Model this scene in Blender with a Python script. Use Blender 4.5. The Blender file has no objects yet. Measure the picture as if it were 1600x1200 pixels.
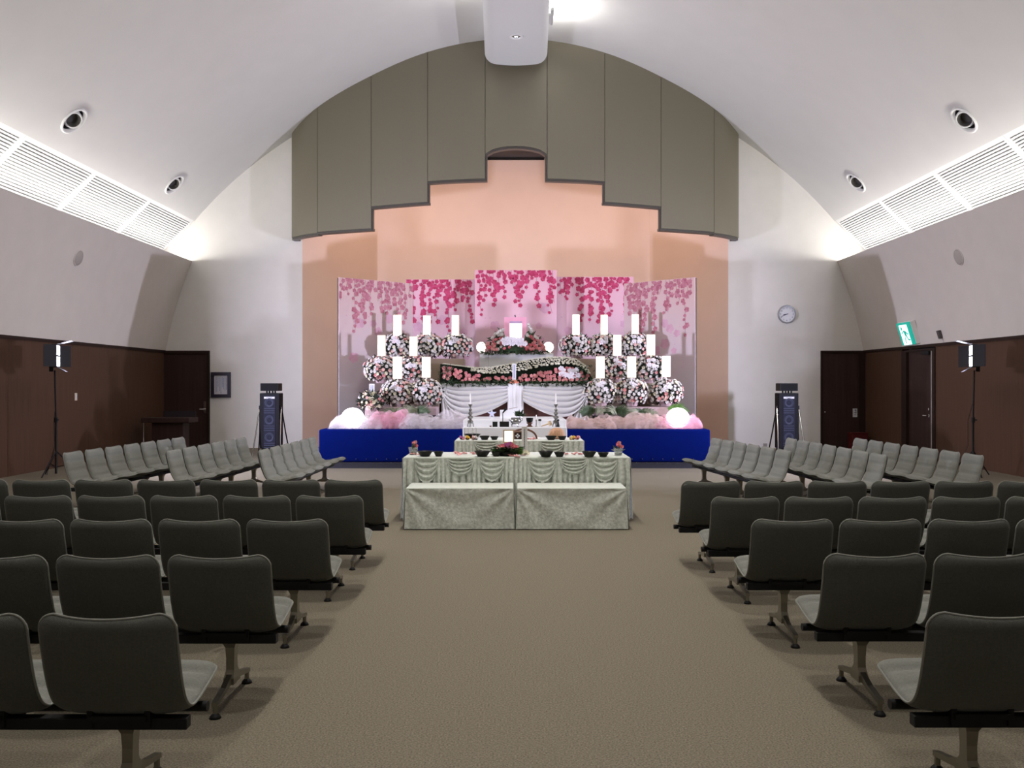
import bpy, bmesh, math, random
from mathutils import Vector, Matrix, noise

PI = math.pi
S = bpy.context.scene
C = S.collection

# ------------------------------------------------------------------ camera, world, exposure
F = 1400.0
HCAM = 1.5
cam_d = bpy.data.cameras.new('camera')
cam = bpy.data.objects.new('camera', cam_d)
C.objects.link(cam)
cam.location = (0, 0, HCAM)
cam.rotation_euler = (PI / 2, 0, 0)
cam_d.sensor_width = 36.0
cam_d.lens = 36.0 * F / 1600.0
cam_d.shift_x = -4.0 / 1600.0
cam_d.clip_end = 100
S.camera = cam

w = bpy.data.worlds.new('world')
S.world = w
w.use_nodes = True
w.node_tree.nodes['Background'].inputs[0].default_value = (0.8, 0.85, 1.0, 1)
w.node_tree.nodes['Background'].inputs[1].default_value = 0.01

vs = S.view_settings
vs.view_transform = 'Standard'
vs.look = 'None'
vs.exposure = 0.0
vs.gamma = 1.0
vs.use_curve_mapping = False
S.cycles.max_bounces = 8
S.cycles.diffuse_bounces = 5
S.cycles.transparent_max_bounces = 12
S.cycles.sample_clamp_indirect = 6.0
S.cycles.use_denoising = True

# light levels
COVE_W = 140.0          # each half-length cove strip (far half)
COVE_NEAR_W = 95.0
LED_W = 380.0
NICHE_W = 58.0
BEAM_W = 45.0
DOWN_W = 125.0         # each ridge downlight


def area_light(name, loc, target, sx, sy, power, color, spread=PI, parent=None):
    d = bpy.data.lights.new(name, 'AREA')
    d.shape = 'RECTANGLE'
    d.size, d.size_y = sx, sy
    d.energy = power
    d.color = color
    d.spread = spread
    o = bpy.data.objects.new(name, d)
    C.objects.link(o)
    o.location = loc
    o.rotation_euler = (Vector(target) - Vector(loc)).to_track_quat('-Z', 'Y').to_euler()
    if parent:
        o.parent = parent
    return o


def strip_light(name, loc, direction, axis, length, width, power, color, spread=PI):
    """long strip whose long side lies along axis and which shines along direction"""
    d = bpy.data.lights.new(name, 'AREA')
    d.shape = 'RECTANGLE'
    d.size, d.size_y = length, width
    d.energy = power
    d.color = color
    d.spread = spread
    o = bpy.data.objects.new(name, d)
    C.objects.link(o)
    z = -Vector(direction).normalized()
    x = Vector(axis).normalized()
    y = z.cross(x).normalized()
    m = Matrix((x, y, z)).transposed().to_4x4()
    m.translation = Vector(loc)
    o.matrix_world = m
    return o


for s in (-1, 1):
    for (ya, yb, pw) in ((10.9, 20.8, COVE_W), (1.0, 10.9, COVE_NEAR_W)):
        strip_light('cove_light', (s * 7.90, (ya + yb) / 2, 4.35), (-s * 0.7, 0, 1), (0, 1, 0),
                    yb - ya, 0.12, pw, (1.0, 0.97, 0.92))

# ------------------------------------------------------------------ helpers


def W(px, py, Y):
    return Vector(((px - 804.0) * Y / F, Y, HCAM - (py - 600.0) * Y / F))


def new_mat(name):
    m = bpy.data.materials.new(name)
    m.use_nodes = True
    nt = m.node_tree
    return m, nt, nt.nodes['Principled BSDF']


def mat(name, col, rough=0.6, metal=0.0, var=0.0, vscale=8.0, bump=0.0, bscale=40.0, emit=0.0, ecol=None,
        sheen=0.0, coat=0.0, spec=None, stretch=None, alpha=None, trans=0.0):
    m, nt, b = new_mat(name)
    b.inputs['Base Color'].default_value = (*col, 1)
    b.inputs['Roughness'].default_value = rough
    b.inputs['Metallic'].default_value = metal
    if spec is not None:
        b.inputs['Specular IOR Level'].default_value = spec
    if sheen:
        b.inputs['Sheen Weight'].default_value = sheen
        b.inputs['Sheen Roughness'].default_value = 0.4
    if coat:
        b.inputs['Coat Weight'].default_value = coat
    if trans:
        b.inputs['Transmission Weight'].default_value = trans
    if alpha is not None:
        b.inputs['Alpha'].default_value = alpha
    if emit:
        b.inputs['Emission Color'].default_value = (*(ecol or col), 1)
        b.inputs['Emission Strength'].default_value = emit
    if var or bump:
        tc = nt.nodes.new('ShaderNodeTexCoord')
        vec = tc.outputs['Object']
        if stretch:
            mp = nt.nodes.new('ShaderNodeMapping')
            mp.inputs['Scale'].default_value = stretch
            nt.links.new(vec, mp.inputs['Vector'])
            vec = mp.outputs['Vector']
    if var:
        n = nt.nodes.new('ShaderNodeTexNoise')
        n.inputs['Scale'].default_value = vscale
        n.inputs['Detail'].default_value = 4
        nt.links.new(vec, n.inputs['Vector'])
        r = nt.nodes.new('ShaderNodeMapRange')
        r.inputs['From Min'].default_value = 0.3
        r.inputs['From Max'].default_value = 0.7
        r.inputs['To Min'].default_value = 1 - var
        r.inputs['To Max'].default_value = 1 + var
        nt.links.new(n.outputs['Fac'], r.inputs['Value'])
        mx = nt.nodes.new('ShaderNodeVectorMath')
        mx.operation = 'SCALE'
        mx.inputs[0].default_value = col
        nt.links.new(r.outputs['Result'], mx.inputs['Scale'])
        nt.links.new(mx.outputs['Vector'], b.inputs['Base Color'])
    if bump:
        n2 = nt.nodes.new('ShaderNodeTexNoise')
        n2.inputs['Scale'].default_value = bscale
        n2.inputs['Detail'].default_value = 3
        nt.links.new(vec, n2.inputs['Vector'])
        bp = nt.nodes.new('ShaderNodeBump')
        bp.inputs['Strength'].default_value = bump
        bp.inputs['Distance'].default_value = 0.01
        nt.links.new(n2.outputs['Fac'], bp.inputs['Height'])
        nt.links.new(bp.outputs['Normal'], b.inputs['Normal'])
    return m


class MB:
    def __init__(self):
        self.v, self.f = [], []

    def add(self, vs_, fs_):
        o = len(self.v)
        self.v += [tuple(p) for p in vs_]
        self.f += [tuple(i + o for i in f) for f in fs_]
        return self

    def box(self, x0, x1, y0, y1, z0, z1):
        return self.add([(x0, y0, z0), (x1, y0, z0), (x1, y1, z0), (x0, y1, z0),
                         (x0, y0, z1), (x1, y0, z1), (x1, y1, z1), (x0, y1, z1)],
                        [(0, 3, 2, 1), (4, 5, 6, 7), (0, 1, 5, 4), (1, 2, 6, 5), (2, 3, 7, 6), (3, 0, 4, 7)])

    def rbox(self, x0, x1, y0, y1, z0, z1, r=0.01, n=2):
        """bevelled box"""
        bm = bmesh.new()
        bmesh.ops.create_cube(bm, size=1)
        for q in bm.verts:
            q.co = Vector(((x0 + x1) / 2 + q.co.x * (x1 - x0), (y0 + y1) / 2 + q.co.y * (y1 - y0),
                           (z0 + z1) / 2 + q.co.z * (z1 - z0)))
        bmesh.ops.bevel(bm, geom=list(bm.edges), offset=r, segments=n, affect='EDGES', profile=0.5)
        bm.verts.index_update()
        self.add([q.co.copy() for q in bm.verts], [[q.index for q in f.verts] for f in bm.faces])
        bm.free()
        return self

    def tube(self, pts, r, n=8, caps=True, r2=None):
        pts = [Vector(p) for p in pts]
        k = len(pts)
        ref = None
        rings = []
        for i, p in enumerate(pts):
            t = (pts[min(i + 1, k - 1)] - pts[max(i - 1, 0)]).normalized()
            if ref is None:
                ref = Vector((0, 0, 1)) if abs(t.z) < 0.9 else Vector((1, 0, 0))
            a = t.cross(ref).normalized()
            b = t.cross(a).normalized()
            rr = r if r2 is None else r + (r2 - r) * i / max(1, k - 1)
            rings.append([p + (a * math.cos(2 * PI * j / n) + b * math.sin(2 * PI * j / n)) * rr for j in range(n)])
        vs_ = [q for ring in rings for q in ring]
        fs_ = [(i * n + j, i * n + (j + 1) % n, (i + 1) * n + (j + 1) % n, (i + 1) * n + j)
               for i in range(k - 1) for j in range(n)]
        if caps:
            fs_.append(tuple(range(n)))
            fs_.append(tuple(range((k - 1) * n, k * n))[::-1])
        return self.add(vs_, fs_)

    def lathe(self, prof, n=16, cx=0, cy=0, cz=0, m=None, caps=True):
        vs_, fs_ = [], []
        for (r, z) in prof:
            for j in range(n):
                a = 2 * PI * j / n
                p = Vector((r * math.cos(a), r * math.sin(a), z))
                if m is not None:
                    p = m @ p
                vs_.append((p.x + cx, p.y + cy, p.z + cz))
        for i in range(len(prof) - 1):
            for j in range(n):
                fs_.append((i * n + j, i * n + (j + 1) % n, (i + 1) * n + (j + 1) % n, (i + 1) * n + j))
        if caps and prof[0][0] > 1e-5 and abs(prof[0][1] - prof[1][1]) > .002:
            fs_.append(tuple(range(n))[::-1])
        if caps and prof[-1][0] > 1e-5 and abs(prof[-1][1] - prof[-2][1]) > .002:
            fs_.append(tuple(range((len(prof) - 1) * n, len(prof) * n)))
        return self.add(vs_, fs_)

    def ico(self, c, r, sub=1, sq=(1, 1, 1)):
        bm = bmesh.new()
        bmesh.ops.create_icosphere(bm, subdivisions=sub, radius=1)
        bm.verts.index_update()
        self.add([(c[0] + q.co.x * r * sq[0], c[1] + q.co.y * r * sq[1], c[2] + q.co.z * r * sq[2]) for q in bm.verts],
                 [[q.index for q in f.verts] for f in bm.faces])
        bm.free()
        return self

    def grid(self, fn, nu, nv):
        vs_ = [fn(i / nu, j / nv) for j in range(nv + 1) for i in range(nu + 1)]
        fs_ = [(j * (nu + 1) + i, j * (nu + 1) + i + 1, (j + 1) * (nu + 1) + i + 1, (j + 1) * (nu + 1) + i)
               for j in range(nv) for i in range(nu)]
        return self.add(vs_, fs_)

    def prism(self, poly, y0, y1):
        """polygon in xz extruded along y"""
        n = len(poly)
        vs_ = [(x, y0, z) for x, z in poly] + [(x, y1, z) for x, z in poly]
        fs_ = [tuple(range(n)), tuple(range(n, 2 * n))[::-1]]
        fs_ += [(i, i + n, (i + 1) % n + n, (i + 1) % n) for i in range(n)]
        return self.add(vs_, fs_)

    def xf(self, m):
        self.v = [tuple(m @ Vector(p)) for p in self.v]
        return self

    def mesh(self, name, smooth=False):
        me = bpy.data.meshes.new(name)
        me.from_pydata(self.v, [], self.f)
        me.update()
        if smooth:
            me.shade_smooth()
            try:
                me.set_sharp_from_angle(angle=math.radians(42))
            except Exception:
                pass
        return me

    def build(self, name, m, parent=None, smooth=False, loc=None):
        me = self.mesh(name, smooth)
        bm = bmesh.new()
        bm.from_mesh(me)
        bmesh.ops.recalc_face_normals(bm, faces=bm.faces)
        bm.to_mesh(me)
        bm.free()
        me.materials.append(m)
        return link(name, me, parent, loc)


def link(name, me, parent=None, loc=None):
    o = bpy.data.objects.new(name, me)
    C.objects.link(o)
    if parent:
        o.parent = parent
    if loc is not None:
        o.location = loc
    return o


def empty(name, loc=(0, 0, 0), rz=0.0):
    o = bpy.data.objects.new(name, None)
    C.objects.link(o)
    o.location = loc
    o.rotation_euler = (0, 0, rz)
    o.empty_display_size = 0.1
    return o


def tag(o, label, cat, group=None, kind=None):
    o['label'] = label
    o['category'] = cat
    if group:
        o['group'] = group
    if kind:
        o['kind'] = kind
    return o


def struct(o):
    o['kind'] = 'structure'
    return o


def stuff(o):
    o['kind'] = 'stuff'
    return o


def copy_obj(o, parent=None):
    c = o.copy()
    C.objects.link(c)
    c.parent = parent
    return c


# ------------------------------------------------------------------ materials
PLASTER = mat('plaster', (0.80, 0.78, 0.74), 0.85, var=0.02, vscale=3, bump=0.06, bscale=150)
CEIL = mat('ceiling_plaster', (0.69, 0.68, 0.655), 0.85, var=0.015, vscale=2, bump=0.04, bscale=120)
SIDEWALL = mat('side_wall_cloth', (0.66, 0.62, 0.57), 0.9, var=0.02, vscale=3, bump=0.1, bscale=200)
PEACH = mat('peach_wall', (0.80, 0.61, 0.50), 0.85, var=0.02, vscale=2, bump=0.06, bscale=150)
CARPET = mat('carpet', (0.185, 0.163, 0.124), 0.95, var=0.42, vscale=120, bump=0.4, bscale=260, spec=0.05)
WOOD = mat('dark_wall_wood', (0.078, 0.041, 0.025), 0.6, spec=0.15, var=0.12, vscale=40, bump=0.12, bscale=60, stretch=(1, 1, 0.03))
DOORWOOD = mat('door_wood', (0.042, 0.023, 0.019), 0.6, spec=0.15, var=0.15, vscale=20, stretch=(1, 1, 0.04))
TRIMWOOD = mat('trim_wood', (0.024, 0.013, 0.010), 0.6, spec=0.12)
VAL = mat('valance_cloth', (0.185, 0.168, 0.118), 0.42, metal=0.15, var=0.03, vscale=200, bump=0.05, bscale=300)
VALTRIM = mat('valance_trim', (0.06, 0.052, 0.045), 0.4)
DARKGREY = mat('dark_grey_board', (0.07, 0.07, 0.075), 0.7)
WHITEPAINT = mat('white_paint', (0.78, 0.78, 0.77), 0.5)
BEAMPAINT = mat('beam_paint', (0.66, 0.67, 0.66), 0.55)
SLOT = mat('slot_dark', (0.02, 0.02, 0.022), 0.8)
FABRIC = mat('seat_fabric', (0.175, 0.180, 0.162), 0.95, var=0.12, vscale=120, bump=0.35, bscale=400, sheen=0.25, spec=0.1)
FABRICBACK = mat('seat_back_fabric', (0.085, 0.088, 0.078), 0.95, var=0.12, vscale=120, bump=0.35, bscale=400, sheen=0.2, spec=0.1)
PIPING = mat('piping', (0.19, 0.195, 0.175), 0.9)
BLACK = mat('black_metal', (0.010, 0.010, 0.011), 0.55, spec=0.2)
BLACKGLOSS = mat('black_lacquer', (0.010, 0.011, 0.010), 0.35, spec=0.25)
ALU = mat('cast_aluminium', (0.27, 0.255, 0.21), 0.28, metal=0.9)
CHROME = mat('chrome', (0.75, 0.75, 0.75), 0.12, metal=1.0)
BLUE = mat('blue_cloth', (0.001, 0.006, 0.088), 0.95, var=0.05, vscale=10, bump=0.1, bscale=200, spec=0.03)
VELVET = mat('sage_velvet', (0.57, 0.605, 0.55), 0.8, var=0.22, vscale=34, bump=0.5, bscale=60, sheen=0.1)
VELVETPLAIN = mat('sage_velvet_smooth', (0.58, 0.615, 0.56), 0.75, var=0.06, vscale=20, bump=0.1, bscale=60, sheen=0.3)
WHITECLOTH = mat('white_cloth', (0.72, 0.71, 0.74), 0.8, bump=0.05, bscale=200)
ALTARWHITE = mat('altar_white', (0.74, 0.74, 0.76), 0.6)
MAROON = mat('maroon_board', (0.16, 0.06, 0.05), 0.7)
LEAF = mat('leaf_green', (0.030, 0.060, 0.022), 0.55, var=0.5, vscale=30)
LEAFDARK = mat('leaf_dark', (0.012, 0.022, 0.012), 0.6, var=0.4, vscale=30)
FERN = mat('fern_green', (0.085, 0.20, 0.035), 0.5, var=0.3, vscale=20)
PALE = mat('fern_pale', (0.22, 0.24, 0.17), 0.6, var=0.2, vscale=20)
PETALW = mat('petal_white', (0.72, 0.69, 0.68), 0.7, var=0.06, vscale=40)
PETALCREAM = mat('petal_cream', (0.78, 0.74, 0.60), 0.7, var=0.08, vscale=40)
PETALP = mat('petal_pink', (0.74, 0.36, 0.36), 0.7, var=0.15, vscale=30)
PETALDP = mat('petal_deep_pink', (0.68, 0.19, 0.23), 0.7, var=0.2, vscale=30)
PETALLP = mat('petal_light_pink', (0.80, 0.55, 0.52), 0.7, var=0.1, vscale=30)
PETALY = mat('petal_yellow', (0.85, 0.60, 0.12), 0.7, var=0.1, vscale=30)
PETALV = mat('petal_violet', (0.45, 0.12, 0.36), 0.7, var=0.2, vscale=30)
ORCHID = mat('orchid_white', (0.66, 0.62, 0.68), 0.7)
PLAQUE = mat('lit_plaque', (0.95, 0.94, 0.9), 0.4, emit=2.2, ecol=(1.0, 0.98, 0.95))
PLAQUEFRAME = mat('plaque_frame', (0.75, 0.66, 0.5), 0.4)
GLOBE = mat('lamp_globe', (1, 0.97, 0.9), 0.4, emit=3.0, ecol=(1.0, 0.97, 0.86))
BIGGLOBE = mat('tulle_lamp_globe', (1, 0.97, 1), 0.4, emit=5.0, ecol=(1.0, 0.95, 1.0))
LEDFACE = mat('led_face', (1, 1, 1), 0.4, emit=14.0, ecol=(0.86, 0.86, 1.0))
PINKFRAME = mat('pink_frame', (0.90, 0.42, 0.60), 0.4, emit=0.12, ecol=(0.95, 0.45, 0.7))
GOLD = mat('gold_frame', (0.55, 0.42, 0.22), 0.35, metal=0.7)
CORAL = mat('coral_base', (0.8, 0.28, 0.2), 0.6)
PAPER = mat('paper', (0.66, 0.66, 0.70), 0.7)
INK = mat('ink', (0.10, 0.10, 0.14), 0.7)
NAVYINK = mat('blue_ink', (0.20, 0.22, 0.45), 0.7)
SILVER = mat('silver', (0.33, 0.33, 0.31), 0.28, metal=1.0, var=0.3, vscale=60)
BROWNWOOD = mat('brown_wood', (0.12, 0.05, 0.03), 0.35, var=0.2, vscale=30, stretch=(1, 1, 0.1))
LIGHTWOOD = mat('pale_wood', (0.55, 0.42, 0.26), 0.5, var=0.1, vscale=40)
TANWOOD = mat('tan_ribbed', (0.45, 0.25, 0.14), 0.6, var=0.15, vscale=30)
CANDLE = mat('candle_wax', (0.85, 0.83, 0.80), 0.4)
MAUVE = mat('mauve_cloth', (0.42, 0.30, 0.32), 0.8, var=0.1, vscale=10)
BEIGECLOTH = mat('beige_cloth', (0.30, 0.22, 0.17), 0.85)
GREEN = mat('sign_green', (0.0, 0.35, 0.26), 0.4, emit=0.55, ecol=(0.0, 0.50, 0.38))
SIGNWHITE = mat('sign_white', (0.9, 1, 1), 0.4, emit=1.1, ecol=(0.85, 1.0, 1.0))
REDBOX = mat('red_box', (0.085, 0.010, 0.010), 0.6, spec=0.15)
GREYPLATE = mat('grey_plate', (0.40, 0.37, 0.34), 0.6)
SPKGREY = mat('speaker_grille', (0.02, 0.022, 0.04), 0.75, spec=.15)
SPKCONE = mat('speaker_cone', (0.05, 0.055, 0.09), 0.75, spec=.15)


def glass_mat():
    m, nt, b = new_mat('clear_glass')
    b.inputs['Base Color'].default_value = (0.9, 0.95, 0.93, 1)
    b.inputs['Roughness'].default_value = 0.05
    b.inputs['Alpha'].default_value = 0.16
    return m


GLASS = glass_mat()


def tulle_mat(name, col, op):
    m, nt, b = new_mat(name)
    out = nt.nodes['Material Output']
    b.inputs['Base Color'].default_value = (*col, 1)
    b.inputs['Roughness'].default_value = 0.9
    tl = nt.nodes.new('ShaderNodeBsdfTranslucent')
    tl.inputs['Color'].default_value = (*col, 1)
    mx = nt.nodes.new('ShaderNodeMixShader')
    mx.inputs[0].default_value = 0.5
    nt.links.new(b.outputs[0], mx.inputs[1])
    nt.links.new(tl.outputs[0], mx.inputs[2])
    tr = nt.nodes.new('ShaderNodeBsdfTransparent')
    m2 = nt.nodes.new('ShaderNodeMixShader')
    m2.inputs[0].default_value = op
    nt.links.new(tr.outputs[0], m2.inputs[1])
    nt.links.new(mx.outputs[0], m2.inputs[2])
    nt.links.new(m2.outputs[0], out.inputs['Surface'])
    return m


TULLEP = tulle_mat('tulle_pink', (0.92, 0.55, 0.66), 0.30)
TULLEW = tulle_mat('tulle_white', (0.90, 0.84, 0.87), 0.24)
TULLEB = tulle_mat('tulle_peach', (0.88, 0.70, 0.66), 0.28)

# ------------------------------------------------------------------ room shell
YB = 21.0            # end wall
YR = -4.0            # rear wall behind the camera
XW = 8.2             # half width at the wood wall
ZW = 2.28            # top of the wood wall
XC, ZC = 7.56, 4.38  # top of the leaning wall
CZ, RR = -1.08, 9.86  # vault circle


def vault(x):
    return CZ + math.sqrt(max(0.0, RR * RR - x * x))


def on_vault(px, py):
    a, b = (px - 804) / F, (600 - py) / F
    A = a * a + b * b
    B = 2 * b * (HCAM - CZ)
    Cc = (HCAM - CZ) ** 2 - RR * RR
    y = (-B + math.sqrt(B * B - 4 * A * Cc)) / (2 * A)
    return Vector((a * y, y, HCAM + b * y))


fl = MB().box(-9.2, 9.2, YR - .2, YB + 3.5, -0.1, 0).build('floor', CARPET)
struct(fl)

# vaulted ceiling as a solid, round holes cut for the air nozzles
NOZ = [(115, 188), (272, 288), (1507, 187), (1338, 285)]
xs = 7.50
a0 = math.acos(xs / RR)
N = 72
vb = MB()
prof_in = [(RR * math.cos(PI - a0 - (PI - 2 * a0) * i / N), CZ + RR * math.sin(PI - a0 - (PI - 2 * a0) * i / N)) for i in range(N + 1)]
prof_out = [(x * (RR + .25) / RR, CZ + (z - CZ) * (RR + .25) / RR) for x, z in prof_in]
vb.prism(prof_in + prof_out[::-1], YR, YB + .1)
ceil_raw = vb.build('ceiling_raw', CEIL, smooth=False)
cutters = []
NOZM = []
for (px, py) in NOZ:
    p = on_vault(px, py)
    nrm = Vector((-p.x, 0, -(p.z - CZ))).normalized()     # into the room
    up = -nrm
    q = up.to_track_quat('Z', 'Y')
    m = Matrix.Translation(p) @ q.to_matrix().to_4x4()
    NOZM.append(m)
    cut = MB().lathe([(0.225, -0.3), (0.225, 0.6)], 40).xf(m).build('cutter', CEIL)
    cutters.append(cut)
    bo = ceil_raw.modifiers.new('hole', 'BOOLEAN')
    bo.operation = 'DIFFERENCE'
    bo.solver = 'EXACT'
    bo.object = cut
dg = bpy.context.evaluated_depsgraph_get()
ceil_me = bpy.data.meshes.new_from_object(ceil_raw.evaluated_get(dg))
for o in cutters + [ceil_raw]:
    bpy.data.objects.remove(o, do_unlink=True)
ceil_me.shade_smooth()
ceil_me.set_sharp_from_angle(angle=math.radians(30))
struct(link('ceiling', ceil_me))

# end wall, with the niche opening
NX0, NX1, NZ = W(472.5, 0, YB).x, W(1138, 0, YB).x, 7.24
wb = MB()
wb.box(-9.3, NX0, YB, YB + .2, 0, 9.2)
wb.box(NX1, 9.3, YB, YB + .2, 0, 9.2)
wb.box(NX0, NX1, YB, YB + .2, NZ, 9.2)
struct(wb.build('wall_end', PLASTER))
# niche: slanting cheeks and back
YN = 22.75
bx0, bx1 = W(590, 0, YN).x, W(1015, 0, YN).x
nb = MB()
for (a, b) in (((NX0, YB), (bx0, YN)), ((bx0, YN), (bx1, YN)), ((bx1, YN), (NX1, YB))):
    d = Vector((b[0] - a[0], b[1] - a[1])).normalized()
    n2 = Vector((-d.y, d.x)) * .15
    vs8 = [(a[0], a[1], 0), (b[0], b[1], 0), (b[0] + n2.x, b[1] + n2.y, 0), (a[0] + n2.x, a[1] + n2.y, 0)]
    vs8 += [(x, y, NZ) for x, y, z in vs8]
    nb.add(vs8, [(0, 3, 2, 1), (4, 5, 6, 7), (0, 1, 5, 4), (1, 2, 6, 5), (2, 3, 7, 6), (3, 0, 4, 7)])
struct(nb.build('wall_niche', PEACH))
struct(MB().box(NX0 - .1, NX1 + .1, YB - .02, YN + .3, NZ, NZ + .1).build('ceiling_niche', DARKGREY))
struct(MB().box(-.75, .75, YN - .06, YN - .02, NZ - .06, NZ - .015).build('trim_curtain_rail', BLACK))

# rear wall
struct(MB().box(-9.3, 9.3, YR - .2, YR, 0, 9.2).build('wall_rear', SIDEWALL))

for s, side in ((-1, 'left'), (1, 'right')):
    # wood wall (right one has a door opening)
    b = MB()
    if s > 0:
        DY0, DY1 = 17.45, 18.95
        b.box(XW, XW + .15, YR, DY0, 0, ZW)
        b.box(XW, XW + .15, DY1, YB, 0, ZW)
        b.box(XW, XW + .15, DY0, DY1, ZW - .05, ZW)
    else:
        b.box(-XW - .15, -XW, YR, YB, 0, ZW)
    wo = b.build('wall_' + side, WOOD)
    struct(wo)
    t = MB().box(s * XW - s * .03, s * XW, YR, YB - .01, ZW - .045, ZW + .008)
    struct(t.build('trim_wood_cap', TRIMWOOD))
    # leaning wall above
    pr = []
    for i in range(9):
        t_ = i / 8
        z = ZW + (ZC - ZW) * t_
        x = XW - .02 + (XC - XW + .02) * t_ + .06 * math.sin(PI * t_)
        pr.append((s * x, z))
    pr2 = [(x + s * .06, z) for x, z in pr]
    struct(MB().prism(pr + pr2[::-1], YR, YB).build('wall_leaning_' + side, SIDEWALL, smooth=True))
    # cove trough
    c = MB()
    c.box(min(s * 7.74, s * 8.45), max(s * 7.74, s * 8.45), YR, YB, 4.10, 4.18)
    c.box(min(s * 8.40, s * 8.46), max(s * 8.40, s * 8.46), YR, YB, 4.18, 4.75)
    struct(c.build('trim_cove_' + side, WHITEPAINT))
    # plain strip of slope where no louvre shows
    A, B = Vector((s * 7.502, 0, 5.328)), Vector((s * 8.32, 0, 4.52))
    c = MB()
    for (ya, yb) in ((YR, 11.40),):
        c.add([(A.x, ya, A.z), (A.x, yb, A.z), (B.x, yb, B.z), (B.x, ya, B.z)], [(0, 1, 2, 3)])
        c.add([(A.x + s * .05, ya, A.z + .06), (A.x + s * .05, yb, A.z + .06), (B.x + s * .05, yb, B.z + .06), (B.x + s * .05, ya, B.z + .06)], [(0, 3, 2, 1)])
    struct(c.build('ceiling_slope_' + side, WHITEPAINT))
    # louvre panels
    d = (B - A)
    L = d.length
    d.normalize()
    nrm = Vector((-s * d.z * s, 0, 0))
    nrm = Vector((d.z, 0, -d.x)) if s > 0 else Vector((-d.z, 0, d.x))   # away from room, tune below
    if nrm.z < 0:
        nrm = -nrm
    bounds = [11.42, 13.78, 16.12, 18.54, 20.97]
    where = ['fourth from the end wall', 'third from the end wall', 'second from the end wall', 'nearest the end wall']
    slat_me = None
    for k in range(4):
        ya, yb = bounds[k] + .004, bounds[k + 1] - .004
        root = empty('louver_panel', (A.x, ya, A.z))
        tag(root, f'white slatted air louver on the {side} ceiling edge, {where[k]}', 'vent', 'ceiling edge louvers')

        def quad_box(u0, u1, y0, y1, h0, h1):
            vs8 = []
            for h in (h0, h1):
                for (u, y) in ((u0, y0), (u1, y0), (u1, y1), (u0, y1)):
                    p = d * u + nrm * h
                    vs8.append((p.x, y, p.z))
            return vs8, [(0, 3, 2, 1), (4, 5, 6, 7), (0, 1, 5, 4), (1, 2, 6, 5), (2, 3, 7, 6), (3, 0, 4, 7)]
        ln = yb - ya
        fb = MB()
        fb.add(*quad_box(0, .09, 0, ln, .0, .045))
        fb.add(*quad_box(L - .10, L, 0, ln, .0, .045))
        fb.add(*quad_box(.09, L - .10, 0, .07, .0, .045))
        fb.add(*quad_box(.09, L - .10, ln - .07, ln, .0, .045))
        fb.build('louver_frame', WHITEPAINT, root)
        MB().add(*quad_box(.02, L - .02, .02, ln - .02, .20, .21)).build('louver_backing', SLOT, root)
        ns = 17
        pit = (L - .19) / ns
        for q in range(ns):
            u0 = .09 + pit * (q + .38)
            sm = MB().add(*quad_box(0, pit * .56, .07, ln - .07, .004, .05)).build('slat', WHITEPAINT, root)
            p = d * u0
            sm.location = (p.x, 0, p.z)
            if q:
                sm.data = first_me
            else:
                first_me = sm.data

# valance of nine tall cloth panels curving out over the stage
VP = [(458, 20.74), (496, 20.16), (580, 19.66), (668, 19.17), (758, 18.92), (855, 18.92), (945, 19.17), (1033, 19.66), (1116, 20.16), (1152, 20.74)]
VPT = [Vector((W(px, 0, y).x, y)) for px, y in VP]
VPT = [Vector((VPT[0].x - .04, YB))] + VPT + [Vector((VPT[-1].x + .04, YB))]


def cr(p0, p1, p2, p3, t):
    return 0.5 * ((2 * p1) + (-p0 + p2) * t + (2 * p0 - 5 * p1 + 4 * p2 - p3) * t * t + (-p0 + 3 * p1 - 3 * p2 + p3) * t * t * t)


def vplan(i, t):
    """plan curve between VPT[i] and VPT[i+1]"""
    p1, p2 = VPT[i], VPT[i + 1]
    p0 = VPT[i - 1] if i else p1 * 2 - p2
    p3 = VPT[i + 2] if i + 2 < len(VPT) else p2 * 2 - p1
    return cr(p0, p1, p2, p3, t)


val = empty('wall_valance', (0, 19.5, 5))
struct(val)
zbot = [4.89, 4.90, 4.92, 5.40, 5.84, None, 5.84, 5.40, 4.92, 4.90, 4.89]
TH = 0.10


def vpanel(segs, zfun, name, m, gap=.006, th=TH, dz0=0.0, toptrim=True, out=0.0):
    pts = []
    for k, i in enumerate(segs):
        n = 8
        for j in range(n + (1 if k == len(segs) - 1 else 0)):
            pts.append(vplan(i, j / n))
    # trim ends for the joint
    d0 = (pts[1] - pts[0]).normalized()
    d1 = (pts[-1] - pts[-2]).normalized()
    pts[0] = pts[0] + d0 * gap
    pts[-1] = pts[-1] - d1 * gap
    vs_, n = [], len(pts)
    for j, p in enumerate(pts):
        t = (pts[min(j + 1, n - 1)] - pts[max(j - 1, 0)]).normalized()
        nr = Vector((-t.y, t.x))      # towards the wall (+y)
        if nr.y < 0 and abs(nr.y) > .3:
            nr = -nr
        u = j / (n - 1)
        zb = zfun(u) + dz0
        zt = vault(p.x) + .02
        q0 = p - nr * out
        q = p + nr * th
        if toptrim is not True:
            zt = zb + toptrim
        vs_ += [(q0.x, q0.y, zb), (q0.x, q0.y, zt), (q.x, q.y, zt), (q.x, q.y, zb)]
    fs_ = []
    for j in range(n - 1):
        for k in range(4):
            a, b = j * 4 + k, j * 4 + (k + 1) % 4
            fs_.append((a, b, b + 4, a + 4))
    fs_.append((0, 1, 2, 3))
    e = (n - 1) * 4
    fs_.append((e + 3, e + 2, e + 1, e))
    o = MB().add(vs_, fs_).build(name, m, val, smooth=True)
    o.location = -Vector(val.location)
    return o


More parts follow.
